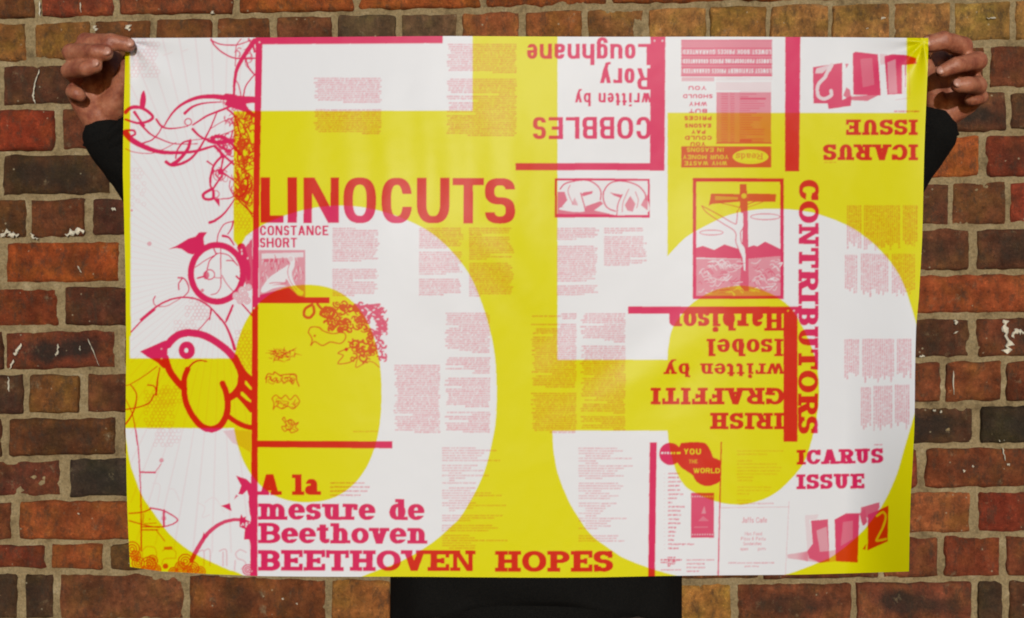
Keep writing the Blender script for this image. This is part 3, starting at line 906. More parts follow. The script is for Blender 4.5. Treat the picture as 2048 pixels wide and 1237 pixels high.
# ---- woodcut panels
V = Z(500, 340, 4.12)         # seated figure
V.f([(75, 662), (455, 662), (455, 1055), (75, 1060)], .62)
V.f([(95, 690), (440, 680), (440, 720), (95, 735)], .12, mode='set'); V.f([(100, 740), (160, 730), (235, 742), (225, 762), (120, 762)], .85)
for k in range(70):
    x = rng.uniform(90, 440); y = rng.uniform(700, 900)
    V.s([(x, y), (x + rng.uniform(-14, 14), y + rng.uniform(10, 45))], 5, .95 if k % 2 else .1)
    if not k % 2:
        stroke(V.p([(x, y), (x + rng.uniform(-10, 10), y + 30)]), 1.3, .15, mode='set', curve=False)
V.f([(90, 1000), (110, 950), (170, 880), (290, 800), (330, 770), (305, 720), (330, 700), (365, 720), (368, 790), (345, 860), (380, 960), (440, 1010), (410, 1035), (340, 960), (300, 900), (280, 930), (180, 950), (240, 950), (300, 960), (200, 975), (120, 1010)], .03, True, 'set')
V.s([(160, 935), (230, 930), (300, 935)], 6, .9); V.s([(330, 770), (310, 850), (345, 940), (420, 1030)], 5, .9); V.d(335, 735, 22, .25, mode='set')
V.f([(80, 1030), (200, 1000), (320, 970), (400, 1040), (455, 1050), (655, 1052), (655, 1100), (75, 1100)], 1.0)
V.f([(360, 990), (440, 1000), (430, 1035), (390, 1030)], .1, mode='set')

V = Z(860, 320, 3.748)        # two crouching figures
V.f([(935, 138), (1648, 142), (1648, 434), (935, 432)], 1.0)
V.f([(952, 156), (1632, 158), (1632, 415), (952, 405)], .03, mode='set')
V.f([(955, 240), (1010, 240), (1030, 300), (990, 350), (1160, 390), (1165, 350), (1280, 310), (1300, 330), (1230, 380), (1390, 415), (955, 405)], .8)
V.f([(1035, 200), (1080, 170), (1200, 165), (1255, 200), (1280, 260), (1270, 310), (1180, 335), (1150, 280), (1130, 250), (1160, 385), (980, 375), (990, 355), (1090, 350), (1045, 270)], .03, True, 'set')
V.f([(1150, 245), (1220, 235), (1215, 255), (1150, 275), (1135, 260)], .85); V.f([(1060, 335), (1085, 280), (1110, 345)], .5)
V.s([(975, 220), (1010, 180), (1080, 160), (1180, 155), (1250, 190), (1280, 240), (1278, 300)], 10, .9)
V.s([(1050, 190), (1035, 240), (1070, 330)], 6, .8); V.s([(1130, 250), (1150, 320), (1165, 385)], 9, .9)
V.f([(1310, 230), (1370, 175), (1450, 175), (1540, 200), (1600, 260), (1640, 330), (1620, 400), (1400, 415), (1370, 390), (1320, 330)], .03, True, 'set')
V.s([(1300, 240), (1340, 185), (1400, 160), (1480, 165), (1560, 195), (1610, 250), (1620, 300)], 10, .9)
V.s([(1300, 240), (1300, 300), (1330, 360), (1390, 385)], 10, .9); V.s([(1440, 260), (1410, 330), (1400, 415)], 8, .9); V.s([(1490, 220), (1450, 310), (1440, 390)], 6, .8)
V.f([(1345, 245), (1440, 262), (1425, 285), (1380, 268)], .85); V.f([(1500, 270), (1540, 330), (1520, 390), (1480, 380), (1460, 340)], .7); V.f([(1600, 300), (1632, 260), (1632, 380), (1580, 340)], .7)
V.s([(1540, 240), (1560, 300), (1550, 360)], 6, .8)

V = Z(1340, 340, 4.123)       # figure on a cross above a landscape
V.f([(188, 68), (938, 70), (938, 1065), (188, 1065)], 1.0)
V.f([(216, 98), (908, 98), (912, 1040), (216, 1040)], .02, mode='set')
V.f([(216, 735), (560, 735), (660, 735), (912, 712), (912, 1040), (216, 1040)], .66)
V.f([(216, 645), (270, 628), (365, 662), (450, 615), (560, 650), (640, 640), (690, 622), (720, 632), (785, 592), (912, 655), (912, 712), (650, 735), (216, 725)], .95)
V.f([(338, 195), (575, 200), (575, 262), (345, 282), (320, 296)], .9); V.f([(370, 215), (560, 225), (560, 245), (372, 250)], .55, mode='set')
V.f([(640, 195), (875, 200), (870, 265), (640, 262)], .9); V.f([(575, 118), (630, 118), (640, 262), (650, 1000), (575, 1000), (600, 500), (575, 262)], .9)
V.f([(566, 500), (606, 470), (604, 360), (560, 350), (555, 420), (540, 440), (400, 370), (262, 296), (310, 350), (440, 440), (530, 505), (545, 560), (560, 640), (600, 730), (606, 830), (625, 835), (622, 660), (585, 590), (580, 520)], .02, mode='set')
for q in ([(262, 296), (300, 350), (430, 440), (535, 510), (545, 600), (590, 720), (606, 830)], [(262, 296), (400, 370), (520, 440), (548, 438), (556, 350)], [(606, 360), (606, 470), (582, 520), (590, 600), (622, 660), (626, 830)]): V.s(q, 7, .95)
V.d(610, 215, 22, .25, mode='set'); V.c(610, 215, 26, 8, .95)
V.s([(630, 290), (700, 262), (830, 222)], 7, .9); V.s([(640, 310), (740, 275), (850, 232)], 5, .9); V.s([(360, 262), (470, 285), (580, 312)], 6, .9); V.s([(585, 270), (570, 320), (550, 350)], 6, .9)
for cx, cy, rx, ry in ((785, 388, 120, 24), (342, 518, 96, 20)): V.c(cx, cy, rx, 8, .8, ry=ry)
V.s([(590, 850), (610, 960)], 16, .2)
for k in range(150):
    x = rng.uniform(225, 900); y = rng.uniform(745, 1025)
    if 560 < x < 655: continue
    dx = rng.uniform(30, 80); sl = math.sin(x * .012 + y * .02) * 26
    pts = V.p([(x, y), (x + dx / 2, y - sl * .4 - 4), (min(x + dx, 905), y + sl)])
    if k % 3: stroke(pts, 1.2, .06, mode='set')
    else: stroke(pts, 1.0, .95)
V.f([(188, 1040), (938, 1040), (938, 1065), (188, 1065)], 1.0)

# ---- graffiti drawings
V = Z(500, 580, 3.865)


def scribble(cx, cy, rx, ry, n, w, kind):
    for k in range(n):
        x = cx + rng.uniform(-rx, rx); y = cy + rng.uniform(-ry, ry)
        if kind == 'spike':
            a = rng.uniform(0, 6.28); L_ = rng.uniform(20, 46)
            V.s([(x, y), (x + math.cos(a) * L_ * 1.3, y + math.sin(a) * L_)], w * rng.uniform(.6, 1.5), .9, 2)
        else:
            a = rng.uniform(0, 6.28); r = rng.uniform(12, 30)
            pts = [(x + r * math.cos(a + t), y + r * .8 * math.sin(a + t * 1.15)) for t in np.linspace(0, rng.uniform(2.4, 5), 6)]
            V.s(pts, w * rng.uniform(.6, 1.4), .9)


scribble(250, 505, 100, 40, 52, 8, 'spike')
for dx, dy, sc_ in ((0, 0, 1),):
    V.s([(120, 690), (140, 650), (180, 655), (190, 635), (230, 660), (270, 655), (350, 655), (360, 700), (380, 745)], 9, .9)
    V.s([(125, 720), (130, 680), (160, 670), (165, 700), (200, 680), (215, 720), (250, 700), (260, 725), (300, 700), (330, 730), (345, 690)], 7, .85)
    V.s([(170, 840), (200, 815), (240, 840), (275, 815), (310, 850), (350, 815), (382, 860), (360, 900), (330, 920), (290, 900), (250, 920), (200, 900), (180, 925), (185, 880), (170, 840)], 8, .85)
    V.s([(200, 860), (225, 875), (205, 895)], 6, .8); V.s([(260, 860), (300, 870), (270, 890)], 6, .8); V.s([(350, 850), (340, 890), (370, 870)], 6, .8)
    V.s([(250, 1000), (265, 985), (280, 1015), (315, 1010), (330, 1045), (375, 1025), (350, 1060), (370, 1085), (320, 1105), (300, 1075), (270, 1095), (245, 1060), (285, 1050), (250, 1000)], 8, .85)
scribble(250, 695, 90, 20, 14, 6, 'c'); scribble(275, 870, 80, 30, 8, 4, 'c'); scribble(310, 1050, 40, 30, 8, 5, 'c')
V.s([(480, 115), (425, 150), (420, 200), (460, 215), (495, 180), (490, 130)], 22, .9); V.s([(520, 110), (560, 150), (620, 140), (650, 190), (600, 215), (545, 190), (580, 165)], 20, .9)
for cx, cy, rx, ry, n in ((600, 170, 60, 40, 8), (720, 150, 60, 45, 16), (830, 150, 40, 40, 14), (640, 265, 60, 50, 16), (740, 280, 50, 50, 16), (860, 260, 60, 50, 14), (910, 180, 60, 60, 16), (1000, 200, 40, 60, 18), (1010, 310, 35, 50, 14), (830, 430, 60, 50, 12), (930, 440, 50, 60, 12), (860, 520, 60, 50, 10), (1010, 470, 30, 70, 10), (960, 340, 40, 40, 10)):
    scribble(cx, cy, rx, ry, n, 12, 'c')
V.s([(860, 130), (960, 120), (1000, 115)], 22, .85)
V.s([(450, 330), (470, 290), (530, 290), (570, 320), (640, 340), (720, 330), (740, 370), (700, 415), (620, 405), (560, 430), (500, 400), (470, 430), (480, 380), (450, 330)], 9, .85); V.d(500, 355, 10, .8)
V.s([(790, 440), (740, 460), (680, 490), (720, 510), (680, 570), (760, 565), (810, 540)], 8, .9); V.d(745, 462, 14)
V.s([(800, 540), (830, 520), (820, 600), (900, 560), (950, 560), (1000, 600)], 7, .85)

# ---- travel and cafe notices, lower right
V = Z(1280, 870, 4.122)
V.d(250, 158, 92, 1.0); V.f([(330, 85), (360, 66), (520, 64), (570, 110), (600, 180), (640, 200), (665, 230), (665, 370), (600, 415), (540, 420), (470, 390), (430, 330), (340, 270), (300, 200)], 1.0, True)
V.d(460, 180, 135, 1.0, ry=112); V.d(550, 300, 118, 1.0, ry=122); V.f([(668, 150), (720, 150), (720, 450), (668, 450)], 0, mode='set')
stroke([(1442.5, 885), (1436, 1165)], 2.6, .9, curve=False)
small('YOU', 1367.5, 909, 34, 11, v=0, mode='set', tv=.22, gap=.2); small('THE', 1378, 927, 17, 7.5, v=.45, mode='set'); small('WORLD', 1387, 946.5, 53, 9.5, v=0, mode='set', tv=.22, gap=.12)
for q, (xa, xb) in enumerate([(1322, 1327), (1329, 1332), (1334, 1338), (1341, 1345), (1347, 1350), (1353, 1361)]): rect(xa, 904.5, xb, 908.5, .12, mode='set')
for k, w in enumerate([22, 22, 26, 22, 24, 30, 16, 9, 32, 24, 26, 22, 24, 15, 15, 12, 12, 52, 22]):
    column(1336, 946 + k * 8.33, 1336 + w, 948 + k * 8.33, rag='n', v=.7, short_last=False); stroke([(1328, 948 + k * 8.33), (1329.5, 948 + k * 8.33)], 1, .35, curve=False)
rect(1382, 986, 1428, 1076, .93)
for x in range(1384, 1427, 5):
    disc(x + 1, 993.5, 1.7, 1.7, .45, mode='set'); disc(x + 1, 1069.5, 1.7, 1.7, .45, mode='set')
V.f([(505, 650), (530, 585), (545, 650)], .68, mode='set'); V.f([(480, 710), (520, 670), (570, 712)], .78, mode='set'); rect(1388, 1054, 1416, 1055.5, .7, mode='set')
column(1321, 1119, 1364, 1124, rag='n', v=.9, pitch=5); column(1335, 1114, 1350, 1134, rag='n', v=.8, pitch=4.2); column(1322, 1139, 1362, 1141, rag='n', v=.5, short_last=False)
for k, w in enumerate((54, 36, 38, 24)): column(1373, 1119 + k * 7.6, 1373 + w, 1120 + k * 7.6, rag='n', v=.55, short_last=False)
stroke([(1443, 1016), (1578, 1014)], 1.0, .5, curve=False); stroke([(1578, 1004), (1571, 1150)], .9, .45, curve=False)
text("Jaffs Cafe", 1484, 1046, 50, 11, tv=.1, th=.1, gap=.12, v=.75)
for s, y, xa, xb in (('Hot Food', 1071, 1490, 1524), ('Pizza & Pasta', 1081, 1482, 1531), ('Sandwiches', 1091, 1487, 1523), ('open', 1101, 1481, 1496), ('pm', 1101, 1516, 1531)):
    text(s, xa, y, xb - xa, 6.5, tv=.14, th=.13, gap=.14, v=.65)
column(1456, 1125, 1548, 1127, rag='n', v=.5, short_last=False); column(1489, 1132, 1516, 1134, rag='n', v=.5, short_last=False)

# ---- pictures of standing blocks
V = Z(1580, 60, 4.264)
V.f([(195, 320), (445, 282), (445, 600), (525, 560), (520, 650), (330, 675), (320, 630), (200, 630)], .95)
V.f([(225, 330), (350, 295), (280, 370), (215, 370)], .3, mode='set')
stroke(V.p([(330, 330), (300, 400), (240, 470), (240, 560), (290, 590), (350, 560), (350, 520)]), 7, .22, mode='set'); stroke(V.p([(355, 300), (330, 345)]), 8, .2, mode='set')
V.f([(470, 290), (500, 290), (480, 330)], .8); V.f([(455, 560), (480, 490), (510, 510), (520, 570), (770, 550), (660, 608), (500, 600)], .8)
V.f([(535, 200), (560, 188), (750, 210), (775, 560), (540, 555)], .97); V.f([(600, 250), (700, 240), (720, 470), (620, 490)], .85, mode='set'); V.f([(765, 205), (830, 210), (830, 290), (770, 300)], .3)
V.f([(805, 225), (870, 208), (990, 215), (1075, 240), (1080, 290), (990, 300), (985, 545), (830, 552)], .97); V.f([(830, 280), (900, 250), (915, 540), (840, 545)], .68, mode='set'); V.f([(955, 300), (980, 300), (985, 545), (955, 545)], .1, mode='set')
V.s([(900, 598), (1020, 580)], 6, .3); V.s([(1015, 300), (1020, 560)], 8, .3)
V = Z(1560, 860, 4.123)
V.f([(205, 705), (320, 698), (300, 740), (240, 740), (265, 900), (270, 1010), (225, 1000)], .18)
V.f([(255, 750), (395, 738), (408, 1080), (330, 1098), (240, 1060), (225, 1000), (270, 940)], .9); V.f([(300, 830), (385, 800), (400, 1000), (330, 1010)], .6, mode='set')
V.f([(60, 1030), (230, 1000), (400, 1000), (460, 990), (460, 1085), (330, 1098), (180, 1075), (65, 1060)], .42); V.f([(230, 1010), (405, 1000), (408, 1085), (330, 1098)], .85)
for k in range(12): V.f([(60 + k * 13, 1035 - k * 2), (230, 1005), (230, 1085), (60 + k * 13, 1055 + k * 2)], .2 + .045 * k)
V.f([(450, 740), (550, 688), (655, 688), (640, 1095), (460, 1085)], .95); V.f([(520, 760), (600, 750), (600, 900), (500, 960)], .82, mode='set')
V.f([(655, 690), (700, 650), (720, 760), (695, 790), (680, 790)], .9); V.f([(668, 640), (820, 597), (822, 640), (740, 760), (700, 700), (668, 690)], .85); V.f([(725, 700), (895, 625), (888, 920), (722, 995)], .97)
stroke(V.p([(800, 710), (850, 680), (872, 720), (850, 800), (810, 880), (800, 915), (875, 900)]), 4.5, .35, mode='set'); V.f([(680, 985), (710, 940), (705, 990)], .9)

# ---- left panel: rays, honeycomb, tangled lines and the bird
ray = (441, 545)
for k in range(92):
    a = k * 2 * math.pi / 92 + .03
    if math.cos(a) > .55: continue
    p0 = (ray[0] + 64 * math.cos(a), ray[1] + 64 * math.sin(a)); p1 = (ray[0] + 560 * math.cos(a), ray[1] + 560 * math.sin(a))
    if p1[0] > 502:
        t = (502 - ray[0]) / math.cos(a); p1 = (502, ray[1] + t * math.sin(a))
    p1 = (max(262, p1[0]), p1[1])
    if p1[0] == 262:
        t = (262 - ray[0]) / math.cos(a); p1 = (262, ray[1] + t * math.sin(a))
    w = 1.5 + .004 * abs(p1[1] - ray[1])
    stroke([p0, p1], 1.0, .10, w + .3, curve=False)


def comb(x0, y0, x1, y1, r=4.6, v=.34, keep=.72):
    dy = r * 1.5; dx = r * math.sqrt(3)
    j = 0; y = y0
    while y < y1:
        x = x0 + (dx / 2 if j % 2 else 0)
        while x < x1:
            if rng.random() < keep:
                pts = [(x + r * .92 * math.sin(k * math.pi / 3), y + r * .92 * math.cos(k * math.pi / 3)) for k in range(7)]
                stroke(pts, 1.1, v, curve=False)
            x += dx
        y += dy; j += 1


comb(264, 82, 316, 155, v=.28); comb(264, 340, 290, 420, v=.2, keep=.5)
comb(470, 412, 503, 470); comb(374, 602, 418, 640, v=.36, keep=.85); comb(352, 645, 400, 660, v=.3); comb(474, 665, 502, 735, v=.4, keep=.8)
comb(292, 785, 345, 855, v=.4, keep=.8); comb(320, 775, 360, 810, v=.4, keep=.7); comb(310, 862, 360, 890, v=.26, keep=.7)
A = Z(240, 60, 4.124, 1.3)
for pts, w, w1 in [([(750, 75), (780, 130), (850, 190), (950, 235), (1110, 235)], 10, 10), ([(750, 85), (830, 120), (960, 125), (1080, 85)], 10, 6), ([(1110, 90), (1040, 190), (970, 310), (945, 430), (940, 560)], 34, 14),
                   ([(1000, 75), (960, 130), (955, 200), (950, 300)], 6, 6), ([(1035, 230), (1060, 310), (1115, 375)], 12, 10), ([(945, 400), (980, 460), (1000, 560)], 6, 8), ([(1110, 370), (1040, 460), (1015, 560)], 8, 10),
                   ([(360, 800), (430, 690), (520, 610), (640, 560), (760, 550), (870, 560), (1110, 578)], 8, 40), ([(535, 690), (600, 635), (700, 605), (860, 595)], 20, 6), ([(300, 740), (340, 795), (400, 815), (480, 810), (560, 795)], 16, 6),
                   ([(600, 785), (720, 710), (870, 650), (950, 610)], 10, 18), ([(600, 820), (660, 880), (730, 915)], 18, 14), ([(730, 915), (800, 930), (930, 915)], 22, 30),
                   ([(45, 850), (100, 910), (200, 965), (300, 1000), (420, 1015), (600, 1005), (770, 960)], 42, 14), ([(45, 980), (120, 1010), (250, 1020), (350, 990), (460, 930)], 5, 5), ([(170, 780), (250, 860), (330, 900), (450, 940), (640, 940)], 14, 5),
                   ([(170, 940), (260, 910), (320, 850), (350, 790)], 10, 8), ([(45, 680), (100, 640), (190, 650), (270, 715), (230, 755), (150, 770), (45, 740)], 26, 14), ([(120, 680), (160, 740), (200, 790)], 20, 14), ([(50, 830), (110, 830), (125, 860), (90, 880)], 14, 14),
                   ([(580, 915), (560, 980), (500, 1060), (430, 1110)], 20, 24), ([(575, 915), (520, 930), (475, 990), (460, 1060)], 12, 10), ([(380, 1090), (440, 1118), (560, 1080), (640, 1000), (690, 920), (750, 800), (800, 680)], 22, 8),
                   ([(940, 720), (840, 760), (740, 820)], 5, 5), ([(940, 830), (760, 890), (600, 910)], 6, 5), ([(780, 960), (860, 1040), (940, 1110)], 20, 14), ([(850, 1030), (780, 1110), (750, 1200), (745, 1260)], 16, 14), ([(850, 1050), (830, 1180)], 14, 10),
                   ([(720, 1085), (770, 1120)], 12, 8), ([(930, 1080), (840, 1170)], 12, 12), ([(840, 1170), (930, 1237)], 9, 9), ([(930, 830), (915, 920), (950, 1000)], 10, 8), ([(790, 880), (860, 890), (930, 950), (990, 1030)], 26, 18), ([(760, 890), (820, 960), (900, 1010)], 18, 12),
                   ([(870, 900), (850, 960), (900, 1000), (950, 960)], 9, 9), ([(890, 660), (940, 700), (960, 760), (1000, 880)], 14, 10)]:
    A.s(pts, w, 1.0, w1)
A.c(562, 760, 28, 9); A.d(830, 1170, 27); A.d(765, 895, 22)
A.f([(165, 640), (168, 560), (195, 500), (215, 560), (205, 640), (190, 655)], 1, True)
A.f([(845, 545), (870, 525), (930, 530), (960, 570), (1110, 555), (1110, 600), (1040, 612), (1060, 650), (1112, 690), (1112, 730), (1040, 680), (960, 655), (900, 640), (860, 620), (880, 580)], 1.0)
A.s([(1090, 100), (1110, 180)], 14); A.s([(1060, 75), (1110, 160)], 10)
for k in range(95):      # the knot of loops beside the spine
    y = rng.uniform(225, 405); x = rng.uniform(470, 506); r = rng.uniform(2.5, 8.5); a = rng.uniform(0, 6.28)
    stroke([(x + r * math.cos(a + t), y + r * 1.2 * math.sin(a + t)) for t in np.linspace(0, rng.uniform(2.5, 6.28), 7)], rng.uniform(1.2, 2.6), .95)
for cx, cy, n_, rr in ((456, 285, 12, 9), (447, 300, 8, 7), (438, 345, 8, 9), (462, 240, 8, 8), (476, 200, 7, 7), (452, 202, 5, 6), (492, 110, 6, 10)):
    for k in range(n_):
        a = rng.uniform(0, 6.28); x = cx + rng.normal(0, 7); y = cy + rng.normal(0, 8); r = rng.uniform(.5, 1.1) * rr
        stroke([(min(x + r * math.cos(a + t), 506), y + r * 1.1 * math.sin(a + t * 1.1)) for t in np.linspace(0, rng.uniform(2, 4.6), 7)], rng.uniform(.8, 1.6), .95, rng.uniform(1, 3))
for k in range(16):
    y = rng.uniform(225, 390)
    stroke([(470 + rng.uniform(0, 6), y), (488 + rng.uniform(-9, 9), y + rng.uniform(15, 35)), (505, y + rng.uniform(-10, 70))], rng.uniform(1.2, 3.2), .95)
for cx, cy, r in ((484, 288, 9), (480, 305, 6), (490, 330, 5), (495, 352, 6), (487, 385, 8), (451, 295, 5), (458, 305, 6)): disc(cx, cy, r, r * 1.2, .9, hole=(r * .35, r * .45))
Bz = Z(240, 340, 4.124, 1.15)
for pts, w, w1 in [([(770, 0), (745, 60), (745, 120), (760, 160)], 16, 14), ([(840, 50), (800, 110), (765, 160)], 16, 14), ([(765, 155), (690, 200), (700, 240), (760, 240), (772, 200), (765, 155)], 22, 20), ([(830, 240), (900, 235), (940, 215)], 9, 9),
                   ([(850, 35), (930, 80), (1010, 170)], 10, 10), ([(910, 90), (905, 150), (940, 220)], 7, 7), ([(1050, 60), (1050, 150), (1000, 220), (960, 215)], 14, 12), ([(940, 215), (1010, 280), (1090, 360)], 9, 12), ([(740, 435), (790, 415), (850, 370), (900, 310), (945, 240)], 22, 9),
                   ([(800, 600), (815, 520), (860, 450), (935, 425)], 8, 8), ([(935, 425), (920, 480), (890, 530)], 14, 8), ([(940, 620), (900, 560), (850, 545)], 10, 20), ([(620, 805), (700, 750), (790, 700), (830, 690), (900, 710), (970, 790)], 6, 8),
                   ([(830, 640), (832, 860), (830, 960), (800, 1015), (750, 1030)], 7, 6), ([(840, 870), (880, 940), (930, 1000)], 6, 6), ([(640, 895), (690, 880)], 12, 12), ([(780, 890), (840, 893)], 5, 5), ([(720, 820), (740, 750), (800, 690)], 8, 8), ([(880, 750), (930, 752), (960, 780)], 9, 6),
                   ([(480, 890), (530, 900), (565, 960), (560, 1010), (520, 1050)], 12, 7), ([(510, 900), (485, 940), (485, 990)], 9, 9), ([(170, 1237), (300, 1130), (420, 1070), (540, 1052), (650, 1075), (750, 1140), (830, 1237)], 14, 12),
                   ([(290, 1045), (275, 1080), (295, 1120), (380, 1125), (500, 1060)], 9, 4), ([(930, 1120), (880, 1237)], 16, 18), ([(750, 1140), (740, 1237)], 9, 8), ([(1000, 1100), (1090, 1200)], 12, 12), ([(770, 640), (790, 690)], 10, 10), ([(960, 880), (980, 900)], 14, 14)]:
    Bz.s(pts, w, 1.0, w1)
Bz.f([(760, 230), (820, 305), (820, 235)], 1); Bz.c(790, 200, 28, 7); Bz.c(800, 854, 215, 52, 1, ry=233)
Bz.f([(395, 657), (470, 625), (560, 570), (625, 550), (650, 515), (718, 515), (690, 560), (695, 625), (640, 670), (600, 700), (560, 690), (510, 655), (460, 645)], 1)
Bz.c(740, 865, 40, 9); Bz.d(710, 870, 26, .8, ry=34); Bz.d(242, 610, 18, .5); Bz.d(680, 995, 14, .7); Bz.d(97, 335, 10, .6)
Bz.s([(1000, 640), (1050, 800), (1060, 900)], 60, 1.0, 26); Bz.f([(990, 700), (1090, 560), (1095, 980), (1040, 960)], .9)
for k in range(9):
    x, y = rng.uniform(1000, 1090), rng.uniform(560, 760)
    disc(*Bz.p([(x, y)])[0], 1.4, 2.2, .1, mode='set')
for x, y, r in ((960, 1040, 28), (1010, 1000, 32), (1060, 970, 24), (1050, 1080, 26), (990, 1080, 24), (1030, 1035, 26)):
    Bz.d(x, y, r + 5, .12, mode='set'); Bz.c(x, y, r, 7, .6); Bz.c(x, y, r * .5, 7, .6)
Cz = Z(240, 620, 4.583, 1.06)
for pts, w, w1 in [([(100, 205), (200, 100), (320, 0)], 13, 13), ([(850, 0), (960, 130), (1020, 260), (1050, 360)], 14, 30), ([(840, 0), (820, 70), (720, 185)], 9, 9), ([(1020, 0), (970, 110)], 20, 16), ([(1170, 0), (1215, 60)], 12, 12),
                   ([(440, 320), (490, 262), (560, 222), (650, 212), (770, 236), (890, 300), (1000, 390), (1075, 490), (1115, 600), (1105, 690), (1055, 770), (1010, 800)], 66, 62), ([(415, 440), (450, 550), (510, 640), (590, 725)], 62, 56),
                   ([(795, 475), (740, 465), (680, 482), (620, 545), (592, 620), (587, 720), (600, 830), (640, 930), (700, 1020), (770, 1078), (840, 1095), (910, 1070), (960, 1000), (985, 920), (985, 830), (970, 750), (940, 675)], 10, 50),
                   ([(620, 545), (592, 620), (587, 720), (600, 830), (640, 930), (700, 1020), (770, 1080), (840, 1097)], 48, 58), ([(840, 1095), (910, 1070), (960, 1000), (985, 920), (985, 830), (970, 750), (940, 675)], 58, 52),
                   ([(1010, 810), (1060, 780), (1110, 810), (1205, 920)], 40, 44), ([(990, 975), (1060, 1025), (1140, 1065), (1210, 1080)], 44, 46), ([(1060, 430), (1130, 560), (1210, 640)], 40, 40),
                   ([(340, 520), (230, 600), (100, 680), (50, 695)], 8, 6), ([(365, 530), (345, 640), (330, 780)], 8, 20), ([(255, 690), (310, 700), (335, 750)], 12, 10), ([(310, 780), (270, 850), (180, 890), (50, 915)], 12, 10),
                   ([(100, 690), (150, 770), (145, 860), (110, 960), (50, 1050)], 10, 14), ([(50, 820), (100, 920), (130, 1030), (160, 1237)], 6, 10)]:
    Cz.s(pts, w, 1.0, w1)
Cz.f([(183, 382), (410, 283), (470, 270), (440, 350), (430, 440), (450, 520), (400, 540), (350, 490), (250, 430)], 1)
Cz.d(612, 372, 75, 1.0, ry=82); Cz.d(608, 373, 18, 0, ry=22, mode='set'); Cz.d(380, 358, 9, .6, mode='set'); Cz.d(380, 450, 9, .6, mode='set')
Cz.f([(1090, 540), (1212, 610), (1212, 930), (1060, 790)], 1)
Cz.f([(1145, 650), (1160, 655), (1205, 712), (1205, 735), (1190, 728), (1145, 680)], 0, mode='set'); Cz.f([(1105, 755), (1125, 752), (1200, 830), (1200, 852), (1165, 830), (1108, 782)], 0, mode='set')
Dz = Z(240, 860, 4.124, 1.15)
Dz.f([(850, 10), (940, 0), (1080, 10), (1080, 190), (1000, 140), (930, 110)], .3)
for pts, w, w1 in [([(130, 0), (150, 150), (160, 300), (170, 500), (175, 750), (175, 1000)], 8, 10), ([(170, 350), (290, 352)], 12, 14), ([(290, 350), (340, 280)], 5, 5), ([(75, 690), (180, 680), (250, 655)], 9, 9), ([(250, 645), (350, 665), (430, 705), (475, 745), (430, 780), (350, 800), (270, 800), (180, 780), (75, 750)], 12, 8),
                   ([(362, 665), (362, 800)], 16, 16), ([(180, 800), (330, 802)], 9, 9), ([(180, 826), (310, 826)], 9, 9), ([(300, 830), (370, 920)], 6, 6), ([(190, 690), (190, 770)], 5, 5), ([(200, 775), (300, 770)], 5, 5),
                   ([(590, 1080), (640, 980), (720, 860), (820, 780), (920, 745), (1010, 745), (1085, 775)], 34, 20)]:
    Dz.s(pts, w, .95, w1)
Dz.d(342, 252, 18, .6); Dz.d(362, 730, 20, .5); Dz.d(245, 738, 8, .5); Dz.f([(675, 900), (690, 842), (705, 880), (730, 860), (700, 910)], 1)
Dz.f([(955, 378), (1045, 408), (1088, 450), (1088, 560), (1060, 545), (1048, 500), (1010, 535), (975, 530), (1000, 460)], 1); Dz.f([(940, 575), (955, 535), (978, 545)], .8); Dz.f([(833, 628), (905, 605), (922, 672)], 1)
Dz.f([(985, 742), (1000, 695), (1015, 725), (1040, 715), (1035, 745), (1088, 762), (1088, 1000), (1065, 905), (1022, 905), (1030, 820), (985, 800)], 1); Dz.f([(1065, 520), (1088, 540), (1088, 760), (1070, 690), (1060, 600)], 1)
for k in range(9): disc(*Dz.p([(rng.uniform(1000, 1070), rng.uniform(765, 800))])[0], 1.5, 1.5, .05, mode='set')
for q in ([(690, 1000), (740, 990), (742, 1120)], [(820, 1000), (875, 992), (880, 1120)], [(640, 1010), (690, 1000), (692, 1120)], [(1040, 1010), (990, 990), (955, 1020), (970, 1060), (1020, 1080), (1035, 1110), (1000, 1150)], [(945, 1160), (950, 1080)], [(850, 1010), (850, 1120)]): Dz.s(q, 10, .34)
for q in ([(190, 1060), (185, 1000), (220, 965), (280, 970), (300, 1010), (300, 1060)], [(350, 1000), (370, 985), (430, 985), (460, 1010), (460, 1050)], [(345, 1110), (360, 1070), (400, 1060), (460, 1060)]): Dz.s(q, 8, .4)
Dz.f([(362, 965), (430, 962), (430, 990), (362, 990)], .8)
for x, y, r in ((100, 985, 60), (130, 1040, 40), (150, 1100, 50), (235, 1110, 60), (265, 1080, 44), (540, 1085, 58), (495, 1130, 40), (600, 1140, 48), (660, 1170, 42), (440, 1175, 38), (560, 1165, 40), (375, 1125, 18), (1055, 1155, 42), (230, 1160, 40), (300, 1150, 36)):
    for f in (1, .62, .28): Dz.c(x, y, r * f, 10, .9)
for q in ([(270, 440), (330, 460), (310, 600)], [(400, 490), (450, 495), (490, 585)], [(640, 600), (700, 640), (680, 720), (740, 700)], [(700, 600), (780, 560), (860, 680)]): Dz.s(q, 7, .12)
A.s([(360, 210), (430, 185)], 8, .12); A.s([(510, 180), (560, 160)], 8, .1)

